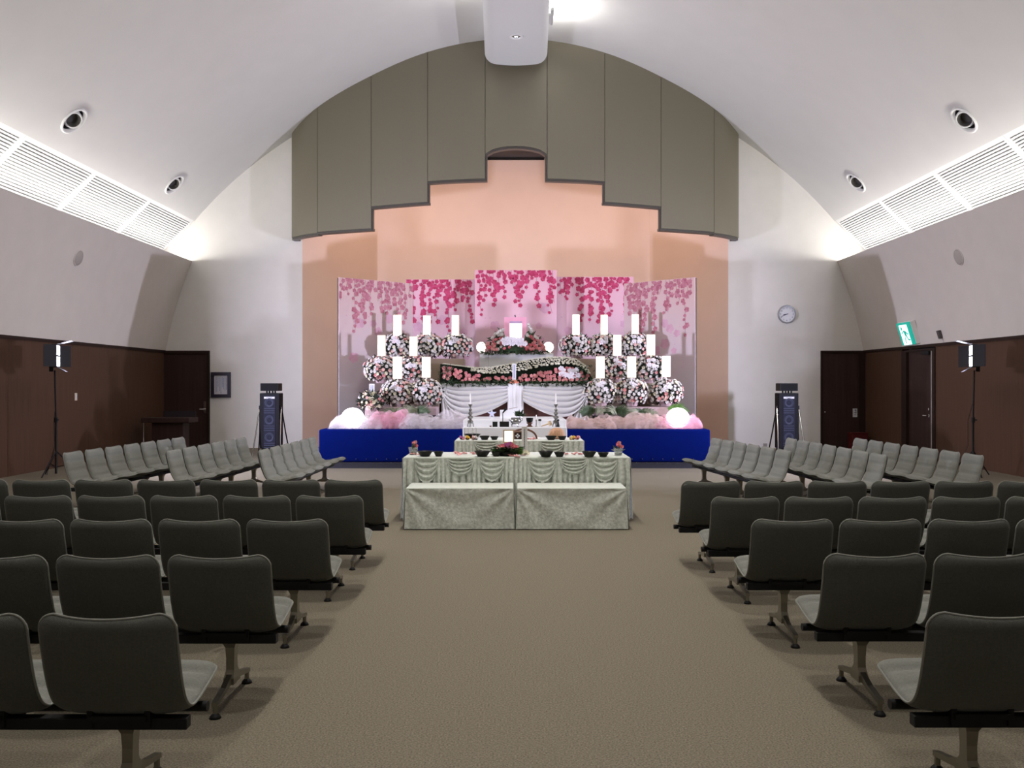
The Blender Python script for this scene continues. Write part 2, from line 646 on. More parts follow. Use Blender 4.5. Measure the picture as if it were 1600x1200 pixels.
for segs, z in (([0, 1], 4.90), ([2], 4.92), ([3], 5.40), ([4], 5.84), ([5], None), ([6], 5.84), ([7], 5.40), ([8], 4.92), ([9, 10], 4.90)):
    if z is None:
        zf = lambda u: 6.30 + .22 * math.sqrt(max(0, 1 - (2 * u - 1) ** 2 * .92))
    else:
        zf = lambda u, z=z: z
    vpanel(segs, zf, 'cloth_panel', VAL)
    vpanel(segs, zf, 'edge_trim', VALTRIM, gap=-.01 if z else 0.0, th=TH + .05, dz0=-.055, toptrim=.054, out=-.012)
# dark jambs on the step sides
for i, (za, zb) in {3: (4.87, 5.40), 4: (5.35, 5.84), 5: (5.79, 6.42), 6: (5.79, 6.42), 7: (5.35, 5.84), 8: (4.87, 5.40)}.items():
    p = VPT[i]
    sx = 1 if p.x < 0 else -1
    b = MB().box(min(p.x, p.x + sx * .045), max(p.x, p.x + sx * .045), p.y + .012, p.y + TH + .06, za, zb)
    o = b.build('edge_trim', VALTRIM, val)
    o.location = -Vector(val.location)

# ridge beam
rb = MB()
YE, Y0 = 18.62, 14.2
zu = W(0, 102.5, YE).z


def beam_ring(y, hw):
    r = .20
    pts = [(-hw, 8.95)]
    for i in range(25):
        x = -hw * math.cos(PI * i / 24)
        z = zu + .07 * (x / hw) ** 2
        e = abs(x) - (hw - r)
        if e > 0:
            z += r - math.sqrt(max(0, r * r - e * e))
        pts.append((x, z))
    pts.append((hw, 8.95))
    return [(x + .03, y, z) for x, z in pts]


rings = []
for i in range(13):
    t = min(1, i / 11)
    y = YE + (Y0 - YE) * t if i < 12 else YR + .02
    rings.append(beam_ring(y, (1.30 - .17 * t) / 2))
n = len(rings[0])
vv = [p for r_ in rings for p in r_]
ff = [(i * n + j, i * n + j + 1, (i + 1) * n + j + 1, (i + 1) * n + j) for i in range(12) for j in range(n - 1)]
ff += [tuple(range(n)), tuple(range(12 * n, 13 * n))[::-1]]
rb.add(vv, ff)
beam = rb.build('ceiling_ridge_beam', BEAMPAINT, smooth=True)
struct(beam)
# downlights under the beam
yd = (zu - HCAM) * F / (600 - 57)
for i, y in enumerate((yd, 12.6, 9.6, 6.6, 3.6, 0.6)):
    root = empty('downlight', (W(806.5, 57, yd).x, y, zu))
    tag(root, 'small recessed downlight under the white ridge beam, ' + ('nearest the valance' if i == 0 else ['', 'second', 'third', 'fourth', 'fifth', 'sixth'][i] + ' from the valance'), 'light', 'ridge downlights')
    MB().lathe([(0.13, 0.0), (0.13, -.012), (0.09, -.014), (0.085, .0)], 24, caps=False).build('trim_ring', WHITEPAINT, root, smooth=True)
    MB().lathe([(0.0, -.004), (0.085, -.003)], 24).build('reflector', CHROME, root, smooth=True)
    for sx in (-.018, .018):
        MB().lathe([(0.0, -.014), (0.010, -.010), (0.012, -.003)], 12, sx).build('bulb', LEDFACE, root, smooth=True)
    if i:
        d_ = bpy.data.lights.new('downlight_lamp', 'AREA')
        d_.shape = 'DISK'
        d_.size = .3
        d_.energy = DOWN_W * (.45 if i == 5 else .75 if i == 4 else 1)
        d_.color = (1.0, .95, .88)
        d_.spread = math.radians(150)
        lo = bpy.data.objects.new('downlight_lamp', d_)
        C.objects.link(lo)
        lo.location = (root.location.x, y, zu - .03)
# uplights mounted on the flanks of the beam
for s in (-1, 1):
    for i, y in enumerate((16.2, 13.0, 9.8, 6.6, 3.4)):
        if i == 0:
            y = 17.05 if s > 0 else 15.9
        root = empty('uplight', (.03 + s * .68, y, 8.52))
        tag(root, f'slim uplight on the {"left" if s < 0 else "right"} flank of the ridge beam, ' + ('nearest the valance' if i == 0 else ['', 'second', 'third', 'fourth', 'fifth'][i] + ' from the valance'), 'light', 'ridge uplights')
        hl = .35 if i == 0 else .6
        MB().box(-.03, .03, -hl, hl, -.05, 0).build('housing', BEAMPAINT, root)
        MB().box(-.03 - .03 * s, .03 - .03 * s, -.2, .2, -.08, -.05).build('bracket', BEAMPAINT, root)
        strip_light('uplight_lamp', (.03 + s * .68, y, 8.535), (s * .35, .1, 1), (0, 1, 0), 2 * hl, .05, BEAM_W * (1.5 if s > 0 and i == 0 else 1), (1.0, .98, .94))

# air nozzles in the ceiling
nl = ['front-left ceiling, nearer the camera', 'left ceiling, nearer the end wall', 'right ceiling, nearer the camera', 'right ceiling, nearer the end wall']
nl = ['large round air nozzle in the left ceiling slope, nearer the viewer', 'round air nozzle in the left ceiling slope, nearer the end wall',
      'large round air nozzle in the right ceiling slope, nearer the viewer', 'round air nozzle in the right ceiling slope, nearer the end wall']
for m, lb in zip(NOZM, nl):
    root = empty('air_nozzle')
    root.matrix_world = m
    tag(root, lb, 'vent', 'round ceiling air nozzles')
    MB().lathe([(0.222, .02), (0.25, .0), (0.255, -.02), (0.24, -.032), (0.218, -.028), (0.205, .0), (0.204, .03)], 36, caps=False).build('outer_ring', WHITEPAINT, root, smooth=True)
    MB().lathe([(0.206, .03), (0.206, .2), (0.0, .21)], 36, caps=False).build('duct', SLOT, root, smooth=True)
    nrm_ = (m.to_3x3() @ Vector((0, 0, -1))).normalized()
    aim = (nrm_ + Vector((0, -.45, 0))).normalized()          # eyeball swivelled down the hall
    tilt = Vector((0, 0, -1)).rotation_difference(m.to_3x3().inverted() @ aim).to_matrix().to_4x4()
    MB().lathe([(0.140, .13), (0.155, .08), (0.152, .03), (0.138, -.010), (0.124, -.014), (0.118, .0)], 32, caps=False).xf(tilt).build('nozzle_ball', WHITEPAINT, root, smooth=True)
    MB().lathe([(0.119, -.002), (0.095, .10), (0.0, .11)], 28, caps=False).xf(tilt).build('nozzle_throat', mat('throat_grey', (.09, .085, .08), .6), root, smooth=True)


def on_side_wall(px, py, s):
    """point on the leaning wall"""
    for it in range(400):
        z = ZW + (ZC - ZW) * it / 400
        t_ = it / 400
        x = XW - .02 + (XC - XW + .02) * t_ + .06 * math.sin(PI * t_)
        y = abs(x * F / (px - 804))
        zz = HCAM + (600 - py) * y / F
        if zz <= z:
            break
    return Vector((s * x, y, z))


lean = math.atan2(XW - XC, ZC - ZW)
for s, (px, py), nm in ((-1, (122.5, 403), 'left'), (1, (1498, 402), 'right')):
    p = on_side_wall(px, py, s)
    root = empty('wall_speaker', p)
    root.rotation_euler = (0, s * (-PI / 2) - s * 0.0, 0)
    root.rotation_euler = (0, -s * (PI / 2 + lean), 0) if s > 0 else (0, PI / 2 + lean, 0)
    tag(root, f'flat round grey wall speaker high on the {nm} leaning wall', 'speaker', 'round wall speakers')
    MB().lathe([(0.0, .022), (.12, .02), (.135, .012), (.14, 0)], 32).build('grille', GREYPLATE, root, smooth=True)
    MB().lathe([(.138, .0), (.138, .014), (.15, .012), (.152, 0)], 32, caps=False).build('rim', SIDEWALL, root, smooth=True)

# ------------------------------------------------------------------ doors and wall fittings
# left end-wall door
xa, xb_ = W(257, 0, YB).x, W(328, 0, YB).x
d1 = MB()
d1.box(xa, xb_ - .06, YB - .04, YB, 0, ZW - .07)
door = struct(d1.build('door_1', DOORWOOD))
fr = MB().box(xb_ - .06, xb_, YB - .07, YB, 0, ZW).box(xa, xb_ - .06, YB - .07, YB, ZW - .07, ZW).build('door_frame', TRIMWOOD, door)
hp = W(320, 638, YB - .05)
hd = MB().box(hp.x - .03, hp.x + .03, YB - .055, YB - .04, hp.z - .13, hp.z + .16).build('handle_plate', CHROME, door)
MB().tube([(hp.x, YB - .05, hp.z - .02), (hp.x, YB - .11, hp.z - .02), (hp.x - .10, YB - .115, hp.z - .02)], .014).build('lever_handle', CHROME, door)
# right end-wall door
xa, xb_ = W(1282, 0, YB).x, W(1350, 0, YB).x
d2 = MB().box(xa + .03, xb_ - .14, YB - .03, YB, 0, ZW - .05)
door = struct(d2.build('door_2', DOORWOOD))
MB().box(xa, xa + .03, YB - .06, YB, 0, ZW).box(xb_ - .14, xb_ + .02, YB - .06, YB, 0, ZW).box(xa + .03, xb_ - .14, YB - .06, YB, ZW - .05, ZW).build('door_frame', TRIMWOOD, door)
kp = W(1286.5, 644, YB)
MB().ico((kp.x + .02, YB - .05, kp.z), .025, 2).build('door_knob', CHROME, door, smooth=True)
pp = W(1335, 645, YB)
pl = MB().box(pp.x - .05, pp.x + .05, YB - .045, YB - .03, pp.z - .10, pp.z + .10).build('door_plate', PAPER, door)
ink = MB()
for i, (u, v, wd, h) in enumerate([(-.02, .055, .05, .012), (.0, .035, .012, .05), (-.025, .0, .06, .012), (.01, -.02, .012, .04), (-.02, -.05, .05, .012), (.02, .02, .012, .05)]):
    ink.box(pp.x + u, pp.x + u + wd if u < .015 else pp.x + u + .012, YB - .047, YB - .0455, pp.z + v, pp.z + v + h)
ink.build('plate_marks', INK, pl)
# right side-wall door
d3 = MB().box(XW + .04, XW + .08, DY0 + .12, DY1 - .22, 0, ZW - .12)
door = struct(d3.build('door_3', DOORWOOD))
MB().box(XW - .02, XW + .12, DY0, DY0 + .12, 0, ZW - .08).box(XW - .02, XW + .12, DY1 - .22, DY1, 0, ZW - .08).box(XW - .02, XW + .12, DY0 + .12, DY1 - .22, ZW - .12, ZW - .075).build('door_frame', TRIMWOOD, door)
MB().box(XW - .03, XW + .03, DY0 + .11, DY0 + .135, 0, ZW - .13).build('edge_strip', GREYPLATE, door)
hy, hz = 17.78, .87
MB().lathe([(0.0, 0), (.03, 0), (.03, .02), (0, .02)], 12).xf(Matrix.Translation((XW + .04, hy, hz)) @ Matrix.Rotation(-PI / 2, 4, 'Y')).build('handle_rose', CHROME, door)
MB().tube([(XW + .04, hy, hz), (XW - .03, hy, hz), (XW - .035, hy + .13, hz)], .014).build('lever_handle', CHROME, door)
MB().lathe([(0.0, 0), (.025, 0), (.025, .025), (0, .025)], 12).xf(Matrix.Translation((XW + .04, hy, hz + .13)) @ Matrix.Rotation(-PI / 2, 4, 'Y')).build('lock', CHROME, door)
MB().box(XW - .05, XW + .05, DY0 + .2, DY0 + .5, ZW - .2, ZW - .13).build('door_closer', BLACK, door)

# light switch on the left wood wall
yy = XW * F / (804 - 118)
p = W(118, 620, yy)
root = empty('light_switch', (-XW, yy, p.z))
tag(root, 'beige switch plate on the dark left wood wall', 'switch')
MB().rbox(0, .012, -.045, .045, -.07, .07, .004).build('plate', mat('switch_beige', (.6, .52, .42), .5), root)
MB().rbox(.012, .018, -.022, .022, -.045, .045, .002).build('rocker', PAPER, root)
# outlet near the floor on end wall right
p = W(1195.5, 698, YB)
root = empty('wall_outlet', (p.x, YB, .07))
tag(root, 'small outlet plate low on the white end wall beside the right speaker', 'outlet')
MB().rbox(-.05, .05, -.01, 0, -.04, .04, .003).build('plate', GREYPLATE, root)
MB().box(-.02, -.012, -.012, -.01, -.012, .012).build('slot', BLACK, root)
MB().box(.012, .02, -.012, -.01, -.012, .012).build('slot', BLACK, root)

# framed notice
a, b = W(330, 581.5, YB), W(361, 621, YB)
root = empty('framed_notice', ((a.x + b.x) / 2, YB - .001, b.z))
tag(root, 'dark framed sheet of vertical writing beside the left door', 'picture')
hw, hh = (b.x - a.x) / 2, a.z - b.z
fm = MB().box(-hw, hw, -.04, 0, 0, .075).box(-hw, hw, -.04, 0, hh - .075, hh).box(-hw, -hw + .075, -.04, 0, .075, hh - .075).box(hw - .075, hw, -.04, 0, .075, hh - .075)
fm.build('frame', mat('notice_frame', (.018, .014, .03), .35), root)
sh = MB().box(-hw + .075, hw - .075, -.015, -.008, .075, hh - .075).build('sheet', PAPER, root)
rnd = random.Random(5)
ink = MB()
for i in range(9):
    x = hw - .105 - i * (2 * hw - .21) / 8
    z = hh - .11 - rnd.random() * .03
    zend = .11 + rnd.random() * .10 + (.12 if i in (3, 6) else 0)
    while z > zend:
        h = rnd.uniform(.012, .022)
        ink.box(x - .006, x + .006, -.0165, -.0152, z - h, z)
        z -= h + .006
stuff(ink.build('writing', NAVYINK, sh))

# wall clock
p = W(1229, 491, YB)
root = empty('wall_clock', (p.x, YB, p.z))
root.rotation_euler = (PI / 2, 0, 0)
tag(root, 'round white wall clock with grey rim above the right speaker', 'clock')
MB().lathe([(.215, 0), (.215, .035), (.205, .045), (.185, .042), (.183, .02)], 48, caps=False).build('rim', mat('clock_rim', (.33, .34, .36), .35, metal=.3), root, smooth=True)
face = MB().lathe([(0, .02), (.186, .02)], 48).build('dial', mat('clock_dial', (.82, .83, .88), .5), root)


def text_mesh(s, size):
    cu = bpy.data.curves.new('t', 'FONT')
    cu.body = s
    cu.size = size
    cu.align_x = 'CENTER'
    cu.align_y = 'CENTER'
    o = bpy.data.objects.new('t', cu)
    C.objects.link(o)
    dgx = bpy.context.evaluated_depsgraph_get()
    me = bpy.data.meshes.new_from_object(o.evaluated_get(dgx))
    bpy.data.objects.remove(o, do_unlink=True)
    return me


for h in range(1, 13):
    me = text_mesh(str(h), .05)
    me.materials.clear()
    me.materials.append(INK)
    a = PI / 2 - h * PI / 6
    link('numeral', me, face, (.148 * math.cos(a), .148 * math.sin(a), .0215))


def hand(ang, ln, wd, z, nm):
    b = MB().box(-wd, wd, -.03, ln, 0, .002)
    b.xf(Matrix.Translation((0, 0, z)) @ Matrix.Rotation(-ang, 4, 'Z'))
    b.build(nm, INK, root)


hand(math.radians(360 * (8 + 41 / 60) / 12), .085, .008, .026, 'hour_hand')
hand(math.radians(360 * 41 / 60), .135, .006, .029, 'minute_hand')

# exit sign on the leaning right wall
pc = on_side_wall(1424, 519, 1)
root = empty('exit_sign', pc)
# local x = along wall towards the viewer (-Y), local z = up the lean, local y = out of the wall reversed
upv = Vector((-math.sin(lean), 0, math.cos(lean)))
xv = Vector((0, -1, 0))
yv = upv.cross(xv)
root.matrix_world = Matrix.Translation(pc) @ Matrix((xv, yv, upv)).transposed().to_4x4()
sgn = 1 if yv.x > 0 else -1
tag(root, 'lit green and white running figure exit sign above the right side door', 'sign')
# yv points into wall if yv.x>0
o_ = -sgn
SW, SH = .30, .235
MB().box(-SW, SW, min(0, o_ * .10), max(0, o_ * .10), -SH, SH).build('housing', PLASTER, root)
MB().box(-SW + .01, SW - .01, min(o_ * .10, o_ * .13), max(o_ * .10, o_ * .13), -SH, SH).build('green_panel', GREEN, root)
e0 = o_ * .131


def flat(poly, nm, m, off):
    MB().prism(poly, e0, e0 + o_ * off).build(nm, m, root)


flat([(-.19, -SH + .005), (.17, -SH + .005), (.17, .19), (-.19, .19)], 'white_panel', SIGNWHITE, .004)
fig = [(-.03, .13), (.03, .13), (.03, .17), (-.03, .17)]
e0 += o_ * .004
gm = GREEN
flat([(-.10 + .035 * math.cos(k * PI / 6), .115 + .04 * math.sin(k * PI / 6)) for k in range(12)], 'figure_head', gm, .003)
flat([(-.05, .07), (.05, .06), (.06, -.04), (-.01, -.05)], 'figure_torso', gm, .003)
flat([(-.05, .07), (-.05, .045), (-.12, .0), (-.15, .03), (-.14, .04), (-.115, .03)], 'figure_arm', gm, .003)
flat([(.05, .06), (.12, .0), (.15, .02), (.16, .0), (.12, -.03), (.04, .03)], 'figure_arm', gm, .003)
flat([(-.01, -.05), (.02, -.05), (-.04, -.12), (-.03, -.20), (-.06, -.20), (-.07, -.11)], 'figure_leg', gm, .003)
flat([(.03, -.045), (.06, -.04), (.10, -.11), (.17, -.12), (.17, -.145), (.08, -.14)], 'figure_leg', gm, .003)
# grey sensor on the leaning wall
pc = on_side_wall(1470.5, 522, 1)
root = empty('door_sensor', pc)
root.matrix_world = Matrix.Translation(pc) @ Matrix((xv, yv, upv)).transposed().to_4x4()
tag(root, 'small dark sensor bracket on the right leaning wall beside the exit sign', 'sensor')
MB().rbox(-.045, .045, min(0, o_ * .06), max(0, o_ * .06), -.08, .08, .008).build('body', mat('sensor_grey', (.07, .06, .06), .6), root)
MB().tube([(.02, o_ * .02, -.08), (.05, o_ * .01, -.2)], .004, 6).build('wire', GREYPLATE, root)

# red box in the right corner
p0, p1 = W(1328, 678, 20.6), W(1353, 700, 20.6)
root = empty('fire_equipment_box', ((p0.x + p1.x) / 2, 20.6, 0))
tag(root, 'dull red fire equipment box in the corner by the right end-wall door', 'box')
MB().rbox(-.18, .18, -.14, .14, 0, .36, .01).build('body', REDBOX, root)
MB().rbox(-.19, .19, -.15, .15, .36, .385, .008).build('lid', REDBOX, root)

# lectern in the left corner
YL = 19.3
root = empty('lectern', (W(266, 0, YL).x, YL, 0))
tag(root, 'dark wooden lectern standing in the left corner by the door', 'lectern')
zt = W(0, 660, YL).z
MB().box(-.33, .33, -.16, .22, 0, zt).build('body', DOORWOOD, root)
top = MB().rbox(-.53, .50, -.26, .30, zt, zt + .11, .015).build('top', DOORWOOD, root)
MB().box(-.22, .48, .18, .22, zt + .11, zt + .24).build('document_rest', mat('lectern_rest', (.03, .022, .026), .7, spec=.1), root)
MB().tube([(-.49, -.2, zt), (-.49, -.2, .02)], .016, 8).build('post', CHROME, root)
MB().rbox(-.42, .42, -.24, .28, 0, .04, .008).build('base', DOORWOOD, root)

# ------------------------------------------------------------------ column speakers
SMEAR = None


def column_speaker(px, Y, side, flip):
    x = W(px, 0, Y).x
    root = empty('column_speaker', (x, Y, 0))
    tag(root, f'tall black column speaker on chrome legs against the {side} end wall', 'speaker', 'column speakers')
    hw = .205
    z0, z1 = .16, 1.31
    MB().rbox(-hw, hw, -.02, .28, z0, z1, .012).build('cabinet', mat('cabinet_black', (.012, .012, .016), .7, spec=.15), root)
    fr_ = MB().box(-.12, .12, -.028, -.02, z0 + .05, z1 - .05).build('baffle', SPKGREY, root)
    MB().box(-.11, .11, -.034, -.028, z1 - .115, z1 - .075).build('label_strip', PAPER, root)
    ink = MB()
    for i in range(6):
        ink.box(-.06 + i * .02, -.048 + i * .02, -.0355, -.0345, z1 - .102, z1 - .088)
    ink.build('label_marks', INK, root)
    z = z1 - .20
    for i in range(4):
        MB().lathe([(.0, .0), (.03, -.012), (.085, .012), (.1, .0), (.1, -.01)], 20).xf(Matrix.Translation((0, -.03, z)) @ Matrix.Rotation(PI / 2, 4, 'X')).build('driver', SPKCONE, root, smooth=True)
        z -= .14
        for j in range(3):
            MB().box(-.11, .11, -.036, -.028, z + .01, z + .03).build('grille_bar', SPKCONE, root)
            z -= .045
        z -= .085
        if z < .3:
            break
    for s in (-1, 1):
        MB().tube([(s * .225, .05, 1.02), (s * .25, -.12, .5), (s * .29, -.26, .015)], .014, 8).build('leg', CHROME, root, smooth=True)
        MB().tube([(s * .225, .07, 1.02), (s * .27, .22, .5), (s * .33, .34, .015)], .014, 8).build('leg', BLACK, root, smooth=True)
        MB().rbox(min(s * .2, s * .235), max(s * .2, s * .235), .02, .11, .98, 1.05, .005).build('bracket', BLACK, root)
    MB().box(-.2, .2, .1, .2, .06, .16).build('base', BLACK, root)
    # separate box on top
    b = empty('speaker_box', (x, Y, z1))
    tag(b, f'black horn speaker box sitting on top of the {side} column speaker', 'speaker', 'speaker boxes')
    MB().rbox(-.19, .19, -.03, .27, .045, .205, .01).build('box', BLACK, b)
    MB().box(-.17, .17, -.035, -.03, .06, .19).build('grille', mat('box_grille', (.012, .012, .014), .8, spec=.1), b)
    for s in (-1, 1):
        MB().lathe([(.02, 0), (.016, .05)], 10, s * .06, .0, 0).build('foot', BLACK, b)
        MB().lathe([(.02, 0), (.016, .05)], 10, s * .06, .2, 0).build('foot', BLACK, b)
    if flip:
        root.scale.x = b.scale.x = 1


column_speaker(421.5, 18.6, 'left', False)
column_speaker(1232, 18.6, 'right', True)

# ------------------------------------------------------------------ LED lamps on stands


def led_stand(px, s, side):
    Y = 14.5
    x = s * 7.42
    root = empty('light_stand', (x, Y, 0))
    tag(root, f'thin black light stand in front of the {side} wood wall', 'stand', 'light stands')
    MB().tube([(0, 0, .05), (0, 0, .95)], .018, 10).build('lower_pole', BLACK, root)
    MB().tube([(0, 0, .9), (s * .02, 0, 1.72)], .013, 10).build('upper_pole', BLACK, root)
    MB().lathe([(.028, .88), (.028, .96)], 12).build('collar', BLACK, root)
    MB().tube([(0, 0, .92), (.05, -.03, .92)], .012, 8).build('clamp_knob', BLACK, root)
    for k in range(3):
        a = 2 * PI * k / 3 + .4
        MB().tube([(0, 0, .42), (.36 * math.cos(a), .36 * math.sin(a), .02)], .010, 8).build('leg', BLACK, root)
        MB().tube([(0, 0, .16), (.2 * math.cos(a), .2 * math.sin(a), .2)], .006, 6).build('brace', BLACK, root)
    MB().tube([(0, 0, 1.2), (-.06, .05, .9), (-.05, .06, .5), (-.2, .1, .02)], .004, 6).build('cable', BLACK, root)
    # lamp head
    h = empty('led_lamp', (x, Y, 1.72))
    tag(h, f'black LED lamp with barn doors on the {side} light stand, aimed at the altar', 'lamp', 'LED stage lamps')
    tgt = Vector((s * .6, 16.9, 1.95))
    dirv = (tgt - Vector((x, Y, 1.95)))
    ang = math.atan2(-dirv.x, dirv.y)
    h.rotation_euler = (0, 0, ang)        # local +y = beam
    MB().rbox(-.17, .17, -.05, .03, .05, .42, .008).build('housing', BLACK, h)
    fc = MB().box(-.15, .15, .03, .036, .07, .22).box(-.15, .15, .03, .036, .25, .40).build('led_panel', LEDFACE, h)
    MB().rbox(-.02, .02, -.10, -.04, -.02, .2, .006).build('yoke', BLACK, h)
    for sx in (-1, 1):
        q = MB().box(0, .006, 0, .24, 0, .35).xf(Matrix.Translation((sx * .175, .03, .06)) @ Matrix.Rotation(-sx * (2.3 if sx == -s else .95), 4, 'Z'))
        q.build('barn_door', BLACK, h)
    MB().box(-.17, .17, 0, .22, 0, .006).xf(Matrix.Translation((0, .03, .42)) @ Matrix.Rotation(.28, 4, 'X')).build('barn_door', BLACK, h)
    MB().box(-.15, .15, 0, .15, 0, .006).xf(Matrix.Translation((0, .03, .05)) @ Matrix.Rotation(-.55, 4, 'X')).build('barn_door', BLACK, h)
    lp = Vector((x, Y, 1.955)) + dirv.normalized() * .06
    area_light('led_beam', lp, lp + dirv, .28, .33, LED_W, (.78, .77, 1.0), spread=math.radians(135))


led_stand(78, -1, 'left')
led_stand(1525, 1, 'right')

# ------------------------------------------------------------------ beam seating
PROF = [(.0, .722), (.012, .66), (.03, .58), (.055, .49), (.085, .42), (.12, .378), (.17, .357), (.24, .362), (.33, .382), (.41, .402), (.462, .412)]


def prof_pt(t):
    k = len(PROF) - 1
    f = t * k
    i = min(int(f), k - 1)
    P = [Vector(p) for p in PROF]
    p1, p2 = P[i], P[i + 1]
    p0 = P[i - 1] if i else p1 * 2 - p2
    p3 = P[i + 2] if i + 2 <= k else p2 * 2 - p1
    return cr(p0, p1, p2, p3, f - i)


_dense = [prof_pt(i / 400) for i in range(401)]
_len = [0]
for i in range(400):
    _len.append(_len[-1] + (_dense[i + 1] - _dense[i]).length)
LT = _len[-1]


def at_len(d):
    lo = 0
    while lo < 399 and _len[lo + 1] < d:
        lo += 1
    f = (d - _len[lo]) / max(1e-9, _len[lo + 1] - _len[lo])
    p = _dense[lo].lerp(_dense[lo + 1], min(1, max(0, f)))
    a, b = _dense[max(0, lo - 4)], _dense[min(400, lo + 5)]
    t = (b - a).normalized()
    return p, t


HWC = .233
RC = .055
SEAMS = [.115, .225, .335, .52, .63, .735]


def chair_meshes():
    ds = [0, .004, .012, .024, .04, .055]
    d = .07
    while d < LT - .06:
        ds.append(d)
        d += .0185
    ds += [LT - .055, LT - .04, LT - .024, LT - .012, LT - .004, LT]
    us = [-1, -.985, -.94, -.86, -.7, -.5, -.25, 0, .25, .5, .7, .86, .94, .985, 1]

    def pos(dl, u, off):
        p, t = at_len(dl)
        nrm2 = Vector((-t.y, t.x))          # up/forward side
        if nrm2.x < 0 and nrm2.y < 0:
            nrm2 = -nrm2
        e = min(dl, LT - dl)
        hw = HWC
        if e < RC:
            hw = HWC - RC + math.sqrt(max(0, RC * RC - (RC - e) ** 2))
        # slight waist so that the back is a touch narrower low down
        back = max(0.0, min(1.0, (.40 - dl) / .25))
        y = p.x + nrm2.x * off
        z = p.y + nrm2.y * off
        y -= .034 * (1 - u * u) * back
        z -= .010 * (1 - u * u) * (1 - back)
        if dl < .06:
            z -= .012 * (1 - u * u) * (1 - dl / .06)
        return (u * hw, y, z)

    def edge(u, dl):
        e = min(dl, LT - dl)
        f = (1 - abs(u) ** 5) ** .5 if abs(u) < 1 else 0
        g = min(1.0, math.sqrt(max(0, 1 - (1 - min(1, e / .05)) ** 2)))
        return f * g

    def front(dl, u):
        o = .040 * edge(u, dl)
        for sm in SEAMS:
            o -= .018 * math.exp(-((dl - sm) / .011) ** 2) * edge(u, dl)
        o += .006 * math.exp(-(u / .5) ** 2) * edge(u, dl)
        return pos(dl, u, o)

    def rear(dl, u):
        return pos(dl, u, -.024 * edge(u, dl) - .0005)
    nu, nd = len(us), len(ds)
    faces = [(j * nu + i, j * nu + i + 1, (j + 1) * nu + i + 1, (j + 1) * nu + i) for j in range(nd - 1) for i in range(nu - 1)]
    fm = MB().add([front(dl, u) for dl in ds for u in us], faces)
    rm = MB().add([rear(dl, u) for dl in ds for u in us], faces)
    # piping loop
    loop = [pos(dl, 1, 0) for dl in ds] + [pos(LT, u, 0) for u in us[::-1][1:-1]] + [pos(dl, -1, 0) for dl in ds[::-1]] + [pos(0, u, 0) for u in us[1:-1]]
    loop.append(loop[0])
    pm = MB().tube(loop[::1], .0055, 5, caps=False)
    return fm, rm, pm


fm, rm, pm = chair_meshes()


def data_of(mb, name, m, smooth=True):
    me = mb.mesh(name, False)
    bm = bmesh.new()
    bm.from_mesh(me)
    bmesh.ops.recalc_face_normals(bm, faces=bm.faces)
    bm.to_mesh(me)
    bm.free()
    if smooth:
        me.shade_smooth()
    me.materials.append(m)
    return me


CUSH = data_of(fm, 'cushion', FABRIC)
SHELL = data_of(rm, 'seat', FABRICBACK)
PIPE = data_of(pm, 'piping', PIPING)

lm = MB()
# cast T leg: column with flared head, two sloping arms
prof_col = [(.036, .30, .05), (.034, .285, .045), (.022, .255, .03), (.019, .20, .026), (.019, .15, .028), (.024, .115, .05), (.024, .085, .05)]
ring = []
for (hx, z, hy_) in prof_col:
    ring.append([(-hx, .19 - hy_, z), (hx, .19 - hy_, z), (hx, .19 + hy_, z), (-hx, .19 + hy_, z)])
vv = [p for r_ in ring for p in r_]
ff = [(i * 4 + j, i * 4 + (j + 1) % 4, (i + 1) * 4 + (j + 1) % 4, (i + 1) * 4 + j) for i in range(len(ring) - 1) for j in range(4)]
ff += [(0, 1, 2, 3), tuple(range(len(vv) - 4, len(vv)))[::-1]]
lm.add(vv, ff)
for (ye, y0) in ((-.06, .16), (.44, .22)):
    vs8 = []
    for (y, zt_, zb_) in ((y0, .135, .085), ((y0 * .55 + ye * .45), .098, .066), (ye, .074, .046)):
        vs8 += [(-.013, y, zb_ + .008), (.013, y, zb_ + .008), (.013, y, zt_), (-.013, y, zt_)]
    lm.add(vs8, [(0, 1, 5, 4), (1, 2, 6, 5), (2, 3, 7, 6), (3, 0, 4, 7), (4, 5, 9, 8), (5, 6, 10, 9), (6, 7, 11, 10), (7, 4, 8, 11), (8, 9, 10, 11), (3, 2, 1, 0)])
    lm.tube([(0, ye + (.012 if ye < 0 else -.012), .055), (0, ye + (.012 if ye < 0 else -.012), .02)], .012, 8)
LEG = data_of(lm, 'leg', ALU, smooth=False)
gm_ = MB()
GLIDE = data_of(MB().lathe([(.012, .022), (.024, .009), (.027, 0)], 14), 'glide', BLACK)
BRK = data_of(MB().box(-.10, .10, .08, .30, .325, .345).box(-.11, -.09, .09, .29, .30, .36).box(.09, .11, .09, .29, .30, .36), 'seat_bracket', BLACK, smooth=False)


